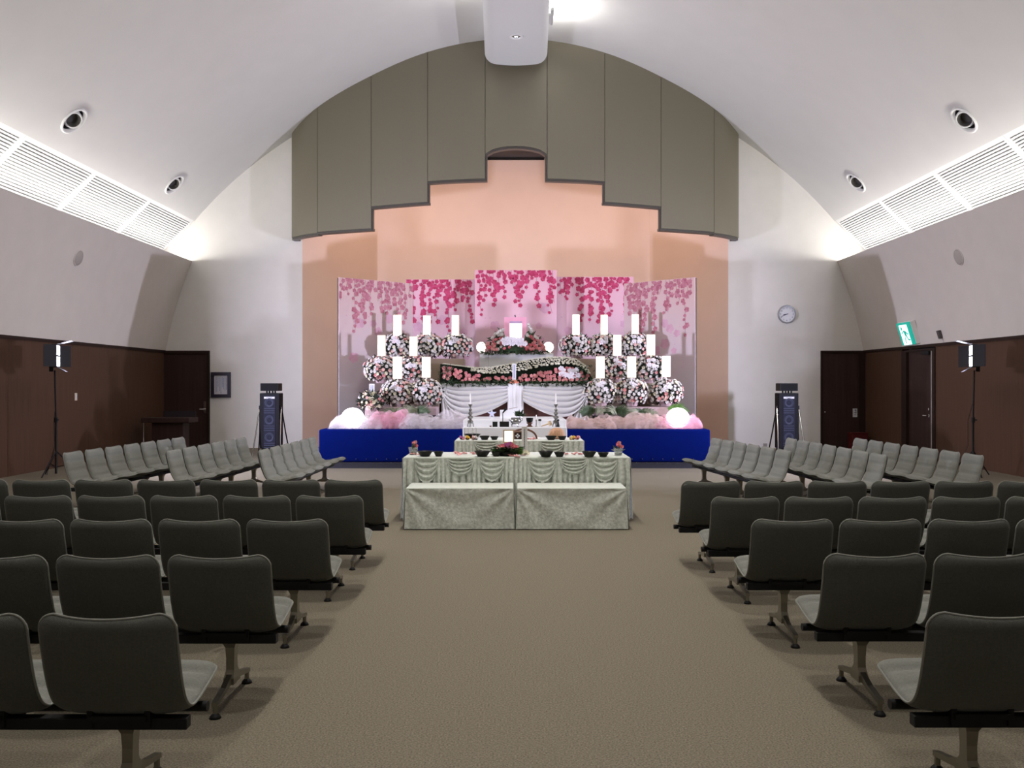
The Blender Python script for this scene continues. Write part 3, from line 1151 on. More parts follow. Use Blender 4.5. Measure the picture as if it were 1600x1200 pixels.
def beam_unit(label, group, n, pitch, sxc, loc, rz):
    """n seats along local +x starting with seat 0 centred on pitch/2; faces local +y"""
    root = empty('beam_seating', loc, rz)
    tag(root, label, 'seating', group)
    Lb = n * pitch
    MB().rbox(.02, Lb - .02, .10, .145, .290, .332, .004).build('rear_beam', BLACK, root)
    MB().tube([(.005, .275, .312), (Lb - .005, .275, .312)], .019, 12).build('front_beam', BLACK, root, smooth=True)
    for i in range(n):
        cx = (i + .5) * pitch
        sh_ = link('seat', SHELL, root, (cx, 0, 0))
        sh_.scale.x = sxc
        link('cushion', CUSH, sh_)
        link('piping', PIPE, sh_)
        link('seat_bracket', BRK, root, (cx, 0, 0))
    for cx in (.5 * pitch, Lb - .5 * pitch):
        lg = link('leg', LEG, root, (cx, 0, 0))
        for y in (-.048, .428):
            link('glide', GLIDE, lg, (0, y, 0))
    return root


PITCH = .508
ORD = ['front-most', 'second nearest', 'third nearest', 'fourth nearest', 'far, table-side']
rowname = ['nearest row to the viewer', 'second row from the viewer', 'third row from the viewer', 'fourth row from the viewer', 'fifth row, beside the cloth benches']
LX = [-1.146, -1.110, -1.074, -1.057, -1.076]
LY = [3.03, 4.07, 5.15, 6.24, 7.28]
RX = [1.407, 1.420, 1.365, 1.357, 1.339]
RY = [3.05, 4.105, 5.15, 6.17, 7.18]
for r in range(5):
    nun = 2 if r >= 3 else 1
    for k in range(nun):
        pos_ = 'at the aisle' if k == 0 else 'by the wall side'
        beam_unit(f'grey four-seat beam seating {pos_}, left block, {rowname[r]}', 'rows of seating in the left block', 4, PITCH, 1,
                  (LX[r] + .02 - 4 * PITCH * (k + 1), LY[r], 0), 0)
        beam_unit(f'grey four-seat beam seating {pos_}, right block, {rowname[r]}', 'rows of seating in the right block', 4, PITCH, 1,
                  (RX[r] - .02 + 4 * PITCH * k, RY[r], 0), 0)

BANKS = [  # near (px,py) far (px,py), unit sizes from near, facing sign, name
    ((99, 708), (286, 683), (4, 3), 1, 'left bank by the wood wall'),
    ((249, 707), (390, 682), (3, 3), 1, 'left middle bank'),
    ((402, 705), (493, 682.5), (3, 3), 1, 'left bank nearest the altar'),
    ((1229.6, 704), (1117, 684.7), (3, 3), -1, 'right bank nearest the altar'),
    ((1388, 712), (1229, 683.8), (4, 3), -1, 'right middle bank'),
    ((1543, 713), (1333, 684), (3, 4), -1, 'right bank by the wood wall'),
]
NUMW = {3: 'three', 4: 'four'}
for (pa, pb, units, s, nm) in BANKS:
    ya, yb = 1092 / (pa[1] - 600), 1092 / (pb[1] - 600)
    A = Vector((W(pa[0], 0, ya).x, ya, 0))
    B = Vector((W(pb[0], 0, yb).x, yb, 0))
    n = sum(units)
    d = (B - A)
    Lb = d.length
    # common pitch, kept centred on the measured line
    pitch = .47 if Lb / n > .44 else .45
    mid = (A + B) / 2
    d.normalize()
    A = mid - d * (pitch * n / 2)
    ang = math.atan2(d.y, d.x)
    off = 0
    for k, u in enumerate(units):
        lab = f'pale grey {NUMW[u]}-seat sideways beam seating, {nm}, {"nearer" if k == 0 else "farther"} unit'
        if s > 0:      # facing +x: local x axis runs towards the viewer
            st = A + d * (off + u) * pitch
            beam_unit(lab, 'sideways banks of seating', u, pitch, pitch / PITCH * .95, st, ang + PI)
        else:
            st = A + d * off * pitch
            beam_unit(lab, 'sideways banks of seating', u, pitch, pitch / PITCH * .95, st, ang)
        off += u

#@@PART2@@
# ------------------------------------------------------------------ stage
YS = 15.91
ZS = W(0, 671, YS).z
SX0, SX1 = W(498, 0, YS).x, W(1110, 0, YS).x
stage = empty('stage_platform', (0, YS, 0))
tag(stage, 'long low stage platform wrapped in royal blue cloth', 'stage')
MB().rbox(SX0, SX1, 0, 4.6, .11, ZS, .035, 3).build('blue_cover', BLUE, stage, smooth=True)
MB().box(SX0 + .03, SX1 - .03, .02, 4.5, 0, .11).build('plinth', mat('plinth_dark', (.018, .018, .03), .6), stage)
pn = MB()
for i in range(36):
    x = SX0 + .3 + i * (SX1 - SX0 - .6) / 35
    if abs(x) < 1.0:
        continue
    for z, dx in ((.17, 0), (.105, .08)):
        pn.ico((x + dx, -.004, z), .011, 1)
stuff(pn.build('cover_pins', CHROME, stage))

# warm lamps hidden behind the valance, shining into the niche
for (x0, y0) in ((-2.55, 19.95), (0.0, 19.35), (2.55, 19.95)):
    root = empty('niche_lamp', (x0, y0, 6.75 if x0 == 0 else 6.2))
    tag(root, 'warm strip lamp behind the ' + {-2.55: 'left', 0.0: 'middle', 2.55: 'right'}[x0] + ' of the stage valance', 'lamp', 'niche strip lamps')
    hz_ = NZ - root.location.z
    MB().box(-.9 if x0 else -.45, .9 if x0 else .45, -.05, .05, 0, .06).build('housing', WHITEPAINT, root)
    MB().tube([(0, 0, .06), (0, 0, 1.55 if x0 == 0 else 1.45)], .012, 8).build('hanger', BLACK, root)
    strip_light('niche_lamp_light', (x0, y0, root.location.z - .01), (0, .8, -.45), (1, 0, 0), 1.7 if x0 else .85, .08,
                NICHE_W if x0 else NICHE_W * .8, (1.0, .66, .46))

# ------------------------------------------------------------------ printed screens
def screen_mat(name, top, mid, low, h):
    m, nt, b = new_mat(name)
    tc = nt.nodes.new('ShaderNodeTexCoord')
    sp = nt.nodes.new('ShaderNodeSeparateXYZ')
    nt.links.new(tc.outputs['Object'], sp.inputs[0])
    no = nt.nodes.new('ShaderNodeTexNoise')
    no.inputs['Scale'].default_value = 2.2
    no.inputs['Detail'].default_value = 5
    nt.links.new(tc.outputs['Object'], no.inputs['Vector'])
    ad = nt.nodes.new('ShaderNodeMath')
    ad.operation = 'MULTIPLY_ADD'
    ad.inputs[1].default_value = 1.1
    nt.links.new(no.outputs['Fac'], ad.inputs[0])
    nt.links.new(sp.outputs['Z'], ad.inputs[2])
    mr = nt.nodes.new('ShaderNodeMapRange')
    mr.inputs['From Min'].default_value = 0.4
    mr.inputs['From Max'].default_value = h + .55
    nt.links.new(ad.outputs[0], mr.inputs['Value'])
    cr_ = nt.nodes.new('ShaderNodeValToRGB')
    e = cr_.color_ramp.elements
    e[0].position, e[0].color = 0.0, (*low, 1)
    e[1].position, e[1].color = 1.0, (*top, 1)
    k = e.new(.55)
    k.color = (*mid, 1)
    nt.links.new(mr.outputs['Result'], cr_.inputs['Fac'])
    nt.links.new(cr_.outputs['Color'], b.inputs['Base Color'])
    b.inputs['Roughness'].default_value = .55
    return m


def print_mat(name, c1, c2):
    m, nt, b = new_mat(name)
    g = nt.nodes.new('ShaderNodeNewGeometry')
    r = nt.nodes.new('ShaderNodeValToRGB')
    r.color_ramp.elements[0].color = (*c1, 1)
    r.color_ramp.elements[1].color = (*c2, 1)
    nt.links.new(g.outputs['Random Per Island'], r.inputs['Fac'])
    nt.links.new(r.outputs['Color'], b.inputs['Base Color'])
    b.inputs['Roughness'].default_value = .6
    return m


PR_STRONG = print_mat('print_magenta', (.36, .010, .065), (.55, .055, .16))
PR_GLARE = print_mat('print_magenta_glare', (.40, .09, .15), (.56, .22, .29))  # same print as the middle screens, colour lightened to imitate glare
PR_GHOST = print_mat('print_ghost', (.56, .30, .40), (.62, .36, .48))
PR_STEM = mat('print_stem', (.22, .10, .12), .6)
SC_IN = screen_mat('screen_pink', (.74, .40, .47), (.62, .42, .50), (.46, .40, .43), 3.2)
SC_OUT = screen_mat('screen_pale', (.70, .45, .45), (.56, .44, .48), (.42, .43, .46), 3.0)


def screen(xa, ya, xb_, yb_, ztop, soft, label, seed):
    a, b = Vector((xa, ya)), Vector((xb_, yb_))
    wd = (b - a).length
    mid = (a + b) / 2
    root = empty('folding_screen', (mid.x, mid.y, ZS), math.atan2(b.y - a.y, b.x - a.x))
    tag(root, label, 'screen', 'printed screens behind the altar')
    h = ztop - ZS
    hw = wd / 2
    MB().box(-hw, hw, .012, .06, 0, h - .01).build('back_frame', mat('screen_frame', (.05, .035, .03), .6), root)
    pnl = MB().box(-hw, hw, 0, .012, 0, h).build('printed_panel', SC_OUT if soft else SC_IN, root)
    rnd = random.Random(seed)
    blo, stem, gho = MB(), MB(), MB()

    def blossom(mb, x, z, r, y, rot):
        for k in range(5):
            y -= .00012
            an = rot + 2 * PI * k / 5
            cx, cz = x + r * .55 * math.cos(an), z + r * .55 * math.sin(an)
            pts = []
            for q in range(6):
                t = 2 * PI * q / 6
                px_ = r * .56 * math.cos(t)
                pz_ = r * .52 * math.sin(t)
                X = cx + px_ * math.cos(an) - pz_ * math.sin(an)
                Z = cz + px_ * math.sin(an) + pz_ * math.cos(an)
                pts.append((max(-hw + .005, min(hw - .005, X)), y, max(.02, min(h - .004, Z))))
            mb.add(pts, [tuple(range(6))])
    ns = int(wd / .088)
    for i in range(ns):
        x = -hw + .05 + (wd - .1) * (i + rnd.uniform(.2, .8)) / ns
        ln = rnd.choice((.25, .32, .4, .48, .62, .75, .95, 1.05)) * rnd.uniform(.85, 1.1)
        pts = []
        sway = rnd.uniform(-.08, .08)
        m_ = 8
        for q in range(m_ + 1):
            t = q / m_
            pts.append((x + sway * t * t + .012 * math.sin(7 * t + i), h - .004 - ln * t))
        for q in range(m_):
            (x0, z0), (x1, z1) = pts[q], pts[q + 1]
            x0, x1 = [max(-hw + .01, min(hw - .01, v)) for v in (x0, x1)]
            ys = -.0021 - .00001 * i
            stem.add([(x0 - .003, ys, z0), (x0 + .003, ys, z0), (x1 + .003, ys, z1), (x1 - .003, ys, z1)], [(0, 1, 2, 3)])
        nb_ = max(3, int(ln / .088))
        for q in range(nb_):
            t = (q + rnd.uniform(.1, .9)) / nb_
            f = t * m_
            k = min(int(f), m_ - 1)
            bx_, bz_ = pts[k][0] + rnd.uniform(-.05, .05), pts[k][1] - (f - k) * ln / m_
            r = rnd.uniform(.032, .066) * (1.0 if t < .8 else .85)
            blossom(blo, bx_, bz_, r, -.0024 - .0020 * rnd.random(), rnd.uniform(0, 2))
    for i in range(9):
        x, z = rnd.uniform(-hw + .15, hw - .15), rnd.uniform(h * .45, h - .75)
        blossom(gho, x, z, rnd.uniform(.06, .12), -.0008 - .00004 * i, rnd.uniform(0, 2))
    for i in range(26):
        x, z = rnd.uniform(-hw + .1, hw - .1), rnd.uniform(h * .3, h - .6)
        r = rnd.uniform(.012, .024)
        yq = -.0016 - .00002 * i
        gho.add([(x - r, yq, z), (x, yq, z - r * .6), (x + r, yq, z + .4 * r), (x, yq, z + r * .6)], [(0, 1, 2, 3)])
    stuff(blo.build('printed_blossoms', PR_GLARE if soft else PR_STRONG, pnl))
    stuff(stem.build('printed_stems', PR_STEM, pnl))
    stuff(gho.build('printed_petals', PR_GHOST, pnl))
    return root


YSC = 19.37
screen(W(742, 0, YSC).x, YSC, W(870, 0, YSC).x, YSC, W(0, 422, YSC).z, False, 'tallest middle screen printed with hanging magenta orchids behind the portrait', 11)
YS2 = 19.50
screen(W(634, 0, YS2).x, YS2 + .0, W(742.5, 0, YS2).x, YS2, W(0, 436.5, YS2).z, False, 'magenta orchid screen just left of the tallest middle screen', 12)
screen(W(869.5, 0, YS2).x, YS2, W(990, 0, YS2).x, YS2, W(0, 432.5, YS2).z, False, 'magenta orchid screen just right of the tallest middle screen', 13)
zo = W(0, 433, 17.6).z
screen(W(529.5, 0, 17.6).x, 17.6, W(645, 0, 18.75).x, 18.75, zo, True, 'angled orchid screen with glare-paled blossoms at the far left end', 14)
screen(W(975, 0, 18.75).x, 18.75, W(1086, 0, 17.6).x, 17.6, zo, True, 'angled orchid screen with glare-paled blossoms at the far right end', 15)

# ------------------------------------------------------------------ flowers
def orient(n, twist):
    q = Vector(n).to_track_quat('Z', 'Y')
    return q.to_matrix().to_4x4() @ Matrix.Rotation(twist, 4, 'Z')


def rose(mb, c, n, r, rnd):
    """layered bloom: bud with two whorls of cupped petals"""
    m = Matrix.Translation(c) @ orient(n, rnd.uniform(0, 6))
    vs_, fs_ = [], []
    for (k, rr, z0, z1, ph) in ((5, 1.0, -.25, .35, 0), (4, .72, -.05, .55, .6)):
        for j in range(k):
            a = ph + 2 * PI * j / k
            w_ = PI / k * 1.25
            o = len(vs_)
            for (an, rad, z) in ((a - w_ * .5, rr * .35, z0), (a + w_ * .5, rr * .35, z0), (a + w_, rr * .95, z1 * .6), (a, rr * 1.12, z1), (a - w_, rr * .95, z1 * .6)):
                vs_.append(m @ Vector((rad * r * math.cos(an), rad * r * math.sin(an), z * r)))
            fs_.append((o, o + 1, o + 2, o + 3, o + 4))
    o = len(vs_)
    for j in range(6):
        a = j * PI / 3
        vs_.append(m @ Vector((.5 * r * math.cos(a), .5 * r * math.sin(a), 0)))
    vs_.append(m @ Vector((0, 0, .75 * r)))
    for j in range(6):
        fs_.append((o + j, o + (j + 1) % 6, o + 6))
    mb.add(vs_, fs_)


def leaf(mb, c, d, ln, wd, rnd):
    d = Vector(d).normalized()
    sdv = d.cross(Vector((rnd.uniform(-1, 1), rnd.uniform(-1, 1), rnd.uniform(-1, 1)))).normalized() * wd
    up = d.cross(sdv).normalized() * ln * .12
    c = Vector(c)
    mb.add([c, c + d * ln * .5 + sdv + up, c + d * ln, c + d * ln * .5 - sdv + up], [(0, 1, 2), (0, 2, 3)])


def orchid_me():
    b = MB()
    for k in range(5):
        a = PI / 2 + 2 * PI * k / 5
        wd = .5 if k in (1, 4) else .34
        ux, uy = math.cos(a), math.sin(a)
        pts = [(0, 0, 0)]
        for (l, ww, z) in ((.5, wd, .12), (.85, wd * .8, .1), (1.0, 0, .02), (.85, -wd * .8, .1), (.5, -wd, .12)):
            pts.append((ux * l - uy * ww, uy * l + ux * ww, z))
        b.add(pts, [(0, 1, 2, 3), (0, 3, 4, 5)])
    b.ico((0, -.08, .16), .17, 1)
    return data_of(b, 'orchid_bloom', ORCHID)


ORC = orchid_me()


def add_orchid(parent, c, n, r, rnd):
    o = link('orchid_bloom', ORC, parent)
    o.matrix_local = Matrix.Translation(c) @ orient(n, rnd.uniform(-.4, .4)) @ Matrix.Scale(r, 4)
    return o


def arrangement(px, py, Y, rpx, hpx, label, group, seed, pinkness=.25, orchids=4, zbase=None, cream=.15, count=125, br=1.0):
    """dome of mixed blooms whose silhouette is centred on (px, py)"""
    rnd = random.Random(seed)
    k = Y / F
    c = W(px, py, Y)
    rx, rz = rpx * k, hpx * k
    ry = rx * .72
    zb = c.z - rz
    root = empty('flower_arrangement', (c.x, Y, zb))
    tag(root, label, 'flowers', group)
    # pot hidden by the foliage
    MB().lathe([(.10, 0), (.14, .10), (.13, .10)], 12).build('pot', MAUVE, root)
    fol = MB()
    fol.ico((0, 0, rz), 1.0, 2, (rx * .80, ry * .80, rz * .82))
    whites, pinks, lights, creams = MB(), MB(), MB(), MB()
    spots = []
    tries = 0
    while len(spots) < count and tries < 4000:
        tries += 1
        u, v = rnd.uniform(0, 2 * PI), rnd.uniform(-.72, 1)
        s_ = math.sqrt(1 - v * v)
        n = Vector((s_ * math.cos(u), s_ * math.sin(u), v))
        if n.y > .35:
            continue
        if any((n - q).length < .20 for q in spots):
            continue
        spots.append(n)
    for n in spots:
        e = rnd.uniform(.88, 1.05)
        p = Vector((n.x * rx * e, n.y * ry * e, rz + n.z * rz * e))
        r = rnd.uniform(.026, .041) * br
        t = rnd.random()
        nn = Vector((n.x, n.y - .25, n.z + .1)).normalized()
        rose(pinks if t < pinkness * .5 else lights if t < pinkness * 1.5 else creams if t < pinkness * 1.5 + cream else whites, p, nn, r, rnd)
    for i in range(150):
        u, v = rnd.uniform(0, 2 * PI), rnd.uniform(-.85, 1)
        s_ = math.sqrt(1 - v * v)
        n = Vector((s_ * math.cos(u), s_ * math.sin(u), v))
        p = Vector((n.x * rx * .78, n.y * ry * .78, rz + n.z * rz * .78))
        leaf(fol, p, n + Vector((rnd.uniform(-.5, .5), rnd.uniform(-.5, .2), rnd.uniform(-.5, .3))), rnd.uniform(.07, .13), .018, rnd)
    stuff(fol.build('foliage', LEAFDARK, root))
    for b, nm, m in ((whites, 'white_blooms', PETALW), (pinks, 'pink_blooms', PETALP), (lights, 'pale_pink_blooms', PETALLP), (creams, 'cream_blooms', PETALCREAM)):
        if b.v:
            stuff(b.build(nm, m, root))
    for i in range(orchids):
        a = rnd.uniform(-.05, .05) + (i - (orchids - 1) / 2) * .05
        n = Vector((a * 2.0, -.8, .42 + rnd.uniform(-.28, .3))).normalized()
        p = Vector((n.x * rx * 1.02 - .02 * (i % 2), n.y * ry * 1.06, rz + n.z * rz * 1.06))
        add_orchid(root, p, n, .052, rnd)
    return root


def plaque(px, py, Y, wpx, hpx, label):
    k = Y / F
    c = W(px, py, Y)
    hw, hh = wpx * k / 2, hpx * k / 2
    root = empty('name_plaque', (c.x, Y, c.z - hh))
    tag(root, label, 'plaque', 'lit name plaques among the flowers')
    MB().rbox(-hw - .012, hw + .012, .006, .03, -.012, 2 * hh + .012, .004).build('frame', PLAQUEFRAME, root)
    MB().box(-hw, hw, 0, .006, 0, 2 * hh).build('lit_face', PLAQUE, root)
    MB().tube([(0, .02, -.012), (0, .02, -.22)], .008, 6).build('stake', PLAQUEFRAME, root)
    return root


YF, YM, YK = 16.95, 17.50, 18.05
side_rows = {
    'left': [(621, 541, YK, 'back row, outermost'), (668, 541, YK, 'back row, middle'), (713, 541, YK, 'back row, innermost'),
             (596, 577, YM, 'middle row, outer'), (645, 577, YM, 'middle row, inner'),
             (621, 614, YF, 'front row, outer'), (666, 614, YF, 'front row, inner')],
    'right': [(900, 541, YK, 'back row, innermost'), (944, 541, YK, 'back row, middle'), (992, 540, YK, 'back row, outermost'),
              (966, 576, YM, 'middle row, inner'), (1017, 577, YM, 'middle row, outer'),
              (939, 613, YF, 'front row, innermost'), (987, 613, YF, 'front row, middle'), (1040, 613, YF, 'front row, outermost')]}
plq = {
    'left': [(621, 508.5, YK - .12, 11.5, 32), (667, 508.5, YK - .12, 10.5, 30), (711.5, 508.5, YK - .12, 10, 31), (596, 540, YM - .16, 11, 31), (646, 541, YM - .16, 11, 29), (621, 574.5, YF - .18, 13, 33), (666, 574, YF - .18, 12, 31)],
    'right': [(900, 507.5, YK - .12, 10, 31), (944, 507.5, YK - .12, 9.5, 30), (992.5, 506.5, YK - .12, 10, 29), (964.5, 539.5, YM - .16, 11.5, 31), (1017, 539, YM - .16, 12, 31), (938, 574, YF - .18, 12, 33), (987, 573.5, YF - .18, 12.5, 32), (1041, 572.5, YF - .18, 12, 31)]}
sd = 100
for side in ('left', 'right'):
    for (px, py, Y, nm), pq in zip(side_rows[side], plq[side]):
        sd += 1
        rp = 25.5 if Y == YK else 27
        arrangement(px, py, Y, rp, 20 if Y == YK else 21.5, f'round mixed white and pink flower arrangement, {side} of the altar, {nm}', 'tiered flower arrangements', sd,
                    pinkness=random.Random(sd).uniform(.08, .2))
        plaque(*pq, f'blank glowing name plaque above the {side} flower arrangements, {nm}')
# small loose arrangement with card at the lower left
arrangement(580, 626, 16.6, 19, 15, 'small loose cream and green flower arrangement at the lower left corner', 'tiered flower arrangements', 77, pinkness=.15, orchids=0, cream=.6, count=50)
p = W(581, 606.5, 16.55)
root = empty('flower_card', (p.x, 16.55, p.z - .12))
tag(root, 'small pale card with vertical writing in the lower left arrangement', 'card')
cd = MB().box(-.05, .05, 0, .006, .04, .20).build('card', PAPER, root)
ink = MB()
for x in (-.02, .012):
    for q in range(4):
        ink.box(x, x + .012, -.0015, -.0005, .07 + q * .027, .09 + q * .027)
ink.build('card_marks', NAVYINK, cd)
MB().tube([(0, .004, .04), (0, .004, -.12)], .004, 6).build('stake', LEAF, root)

# tiered shelves carrying the arrangements
for side, x0, x1 in (('left', W(574, 0, YF).x, W(684, 0, YF).x), ('right', W(925, 0, YF).x, W(1066, 0, YF).x)):
    root = empty('flower_shelf', ((x0 + x1) / 2, YF, ZS))
    tag(root, f'three-step shelf in mauve cloth carrying the {side} flower arrangements', 'shelf', 'tiered flower shelves')
    hw = (x1 - x0) / 2
    zf = W(0, 635.5, YF).z - ZS - .0
    zm = W(0, 598.5, YM).z - ZS
    zk = W(0, 561, YK).z - ZS
    for nm, ya, yb, z, m in (('lower_step', -.27, .27, zf, MAUVE), ('middle_step', .28, .82, zm, BEIGECLOTH), ('upper_step', .84, 1.35, zk, BEIGECLOTH)):
        ins = .0 if nm == 'lower_step' else (.18 if nm == 'middle_step' else .12)
        # keep clear of the slanting outer screens
        if side == 'left':
            xa, xb_ = -hw + ins * (2.2 if nm == 'middle_step' else 3.0), hw + (0.0 if nm != 'upper_step' else .45)
        else:
            xa, xb_ = -hw - (0.0 if nm != 'upper_step' else .40), hw - ins * (2.2 if nm == 'middle_step' else 3.6)
        if nm == 'lower_step':
            MB().rbox(xa, xb_, ya, yb, z - .16, z, .012).build(nm, m, root)
            for lx in (xa + .05, xb_ - .05):
                for ly in (ya + .05, yb - .05):
                    MB().tube([(lx, ly, z - .16), (lx, ly, 0)], .022, 8).build('leg', BLACK, root)
        else:
            MB().rbox(xa, xb_, ya, yb, 0, z, .012).build(nm, m, root)


def frond(parent, base, d, ln, m, rnd, name='fern_frond', leafl=.15):
    b = MB()
    pts = []
    d = Vector(d).normalized()
    base = Vector(base)
    for i in range(9):
        t = i / 8
        pts.append(base + d * ln * t + Vector((0, 0, -.35 * ln * t * t)))
    b.tube(pts, .004, 5, r2=.0015)
    for i in range(1, 9):
        t_ = (pts[i] - pts[i - 1]).normalized()
        sdv = t_.cross(Vector((rnd.uniform(-.2, .2), -1, .3))).normalized()
        for s in (-1, 1):
            for o in (0, .25, .5, .75):
                c = pts[i - 1].lerp(pts[i], o)
                L_ = leafl * (1 - .5 * abs(i - 4) / 4)
                tip = c + sdv * s * L_ + t_ * L_ * .6 + Vector((0, 0, -.02))
                w_ = t_ * .008
                b.add([c - w_, c + w_, tip], [(0, 1, 2)])
    return b.build(name, m, parent)


rnd = random.Random(31)
for (px, py, n, side) in ((620, 640, 4, 'left'), (650, 640, 4, 'left'), (930, 640, 4, 'right'), (962, 640, 4, 'right'), (1002, 641, 5, 'right'), (1045, 638, 4, 'right')):
    c = W(px, py, 16.62)
    root = empty('fern_spray', c)
    nm = {620: 'under the outer front-left arrangement', 650: 'under the inner front-left arrangement', 930: 'beside the right drape', 962: 'under the innermost front-right arrangement', 1002: 'under the middle front-right arrangement', 1045: 'at the right end, bright lime green'}[px]
    tag(root, f'hanging fern spray {nm}', 'foliage', 'fern sprays below the flowers')
    for i in range(n):
        dx = (i - (n - 1) / 2) * .7 + rnd.uniform(-.2, .2)
        if px == 1045:
            dx = .5 + i * .35
        if px == 930:
            dx -= .9
        frond(root, (rnd.uniform(-.03, .03), 0, 0), (dx, -.5, .15 - .3 * (px in (1002, 620))), rnd.uniform(.26, .36), FERN if px == 1045 else (PALE if i % 2 else LEAF), rnd)

# ------------------------------------------------------------------ centre: portrait, pedestal, globes
YP = 18.35
kP = YP / F
a, b = W(749, 552, YP), W(865, 600, YP)
root = empty('portrait_pedestal', ((a.x + b.x) / 2, YP, ZS))
tag(root, 'white block pedestal under the portrait flowers', 'pedestal')
hw = (b.x - a.x) / 2
zp = a.z - ZS
MB().rbox(-hw, hw, -.02, .50, 0, zp, .01).build('block', ALTARWHITE, root)
MB().box(-hw * .75, -hw * .745, -.024, -.0205, .1, zp - .02).build('panel_joint', GREYPLATE, root)
for s, px in ((-1, 752.5), (1, 857)):
    c = W(px, 546, YP)
    root = empty('globe_lamp', (c.x, YP + .03, ZS + zp))
    tag(root, f'round glowing globe lamp to the {"left" if s < 0 else "right"} of the portrait flowers', 'lamp', 'globe lamps')
    MB().lathe([(.05, 0), (.05, .02), (.03, .035)], 16).build('base', ALTARWHITE, root)
    MB().ico((0, 0, .02 + .105), .108, 3).build('globe', GLOBE, root, smooth=True)
# portrait
a, b = W(788, 495.5, YP + .2), W(822.5, 534, YP + .2)
root = empty('memorial_portrait', ((a.x + b.x) / 2, YP + .2, ZS + zp))
tag(root, 'pink framed blank white portrait above the altar flowers', 'portrait')
hw = (b.x - a.x) / 2
z0, z1 = b.z - ZS - zp, a.z - ZS - zp
ra, rb_ = W(796.3, 505.5, YP + .2), W(815.3, 528.8, YP + .2)
ix0, ix1 = ra.x - (a.x + b.x) / 2, rb_.x - (a.x + b.x) / 2
iz0, iz1 = rb_.z - ZS - zp, ra.z - ZS - zp
fb = MB().box(-hw, ix0, 0, .05, z0, z1).box(ix1, hw, 0, .05, z0, z1).box(ix0, ix1, 0, .05, iz1, z1).box(ix0, ix1, 0, .05, z0, iz0)
fb.build('frame', PINKFRAME, root)
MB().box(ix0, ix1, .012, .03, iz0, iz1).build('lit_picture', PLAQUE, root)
MB().box(ix0, ix1, -.002, 0, iz1 + .004, iz1 + .045).build('inscription_strip', mat('inscription', (.55, .40, .62), .5), root)
MB().tube([(0, .045, z1), (-.01, .05, z1 + .05)], .012, 6).build('hook', BLACK, root)
MB().box(-.05, .05, .02, .06, 0, z0).build('stand', ALTARWHITE, root)
# portrait flowers: two wings and an orchid row
rnd = random.Random(9)
c0 = W(804.5, 552, YP)
root = empty('portrait_flowers', (c0.x, YP + .05, ZS + zp))
tag(root, 'wide arrangement of pink roses, white orchids and ferns around the portrait', 'flowers')
fol, wh, rb2, dk = MB(), MB(), MB(), MB()
for s in (-1, 1):
    for i in range(46):
        t = rnd.random()
        x = s * (.10 + t * .50)
        zmax = .60 * (1 - t) ** .8 + .10
        if abs(x) < .24 and True:
            zmax = min(zmax, .58)
        z = rnd.uniform(.06, zmax)
        if abs(x) < .26 and z > .22 and abs(x) < .235:
            x = s * rnd.uniform(.24, .34)
        y = -.10 - .10 * (1 - z / .6) + rnd.uniform(-.03, .03)
        r = rnd.uniform(.030, .044)
        hi = z > .34
        rose(wh if hi or rnd.random() < .12 else (rb2 if rnd.random() < .7 else dk), (x, y, z), (s * .3, -.8, .4), r, rnd)
    for i in range(90):
        t = rnd.random()
        x = s * (.05 + t * .58)
        z = rnd.uniform(.0, .60 * (1 - t) + .10)
        if abs(x) < .26 and z > .22:
            continue
        leaf(fol, (x, -.06, z), (s * rnd.uniform(.2, 1.2), -.35, rnd.uniform(-.5, 1)), rnd.uniform(.08, .17), .018, rnd)
for i in range(60):
    x = rnd.uniform(-.62, .62)
    leaf(fol, (x, -.10, .05), (rnd.uniform(-.5, .5), -.5, -.5), rnd.uniform(.08, .15), .02, rnd)
fol.ico((0, 0, .10), 1, 2, (.55, .12, .12))
for s in (-1, 1):
    fol.ico((s * .30, .02, .24), 1, 2, (.12, .09, .24))
stuff(fol.build('foliage', LEAF, root))
stuff(wh.build('white_blooms', PETALW, root))
stuff(rb2.build('pink_roses', PETALP, root))
stuff(dk.build('deep_pink_roses', PETALDP, root))
for i in range(13):
    x = -.22 + .44 * (i % 7) / 6 + rnd.uniform(-.02, .02)
    z = .20 + .075 * (i // 7) + rnd.uniform(-.02, .02)
    add_orchid(root, (x, -.20, z), (rnd.uniform(-.2, .2), -1, .1), .062, rnd)

# ------------------------------------------------------------------ altar table with wave of flowers
YW = 17.35
kW = YW / F
tx0, tx1 = W(690, 0, YW).x, W(918, 0, YW).x
zt_ = W(0, 599, YW).z
root = empty('altar_table', ((tx0 + tx1) / 2, YW, ZS))
tag(root, 'tall altar table draped with white swags on the stage', 'table')
ox = root.location.x
hT = zt_ - ZS
MB().box(tx0 - ox + .02, tx1 - ox - .02, .03, .38, 0, hT - .01).build('maroon_front', MAROON, root)
MB().rbox(tx0 - ox, tx1 - ox, -.02, .40, hT - .015, hT, .005).build('table_top', ALTARWHITE, root)


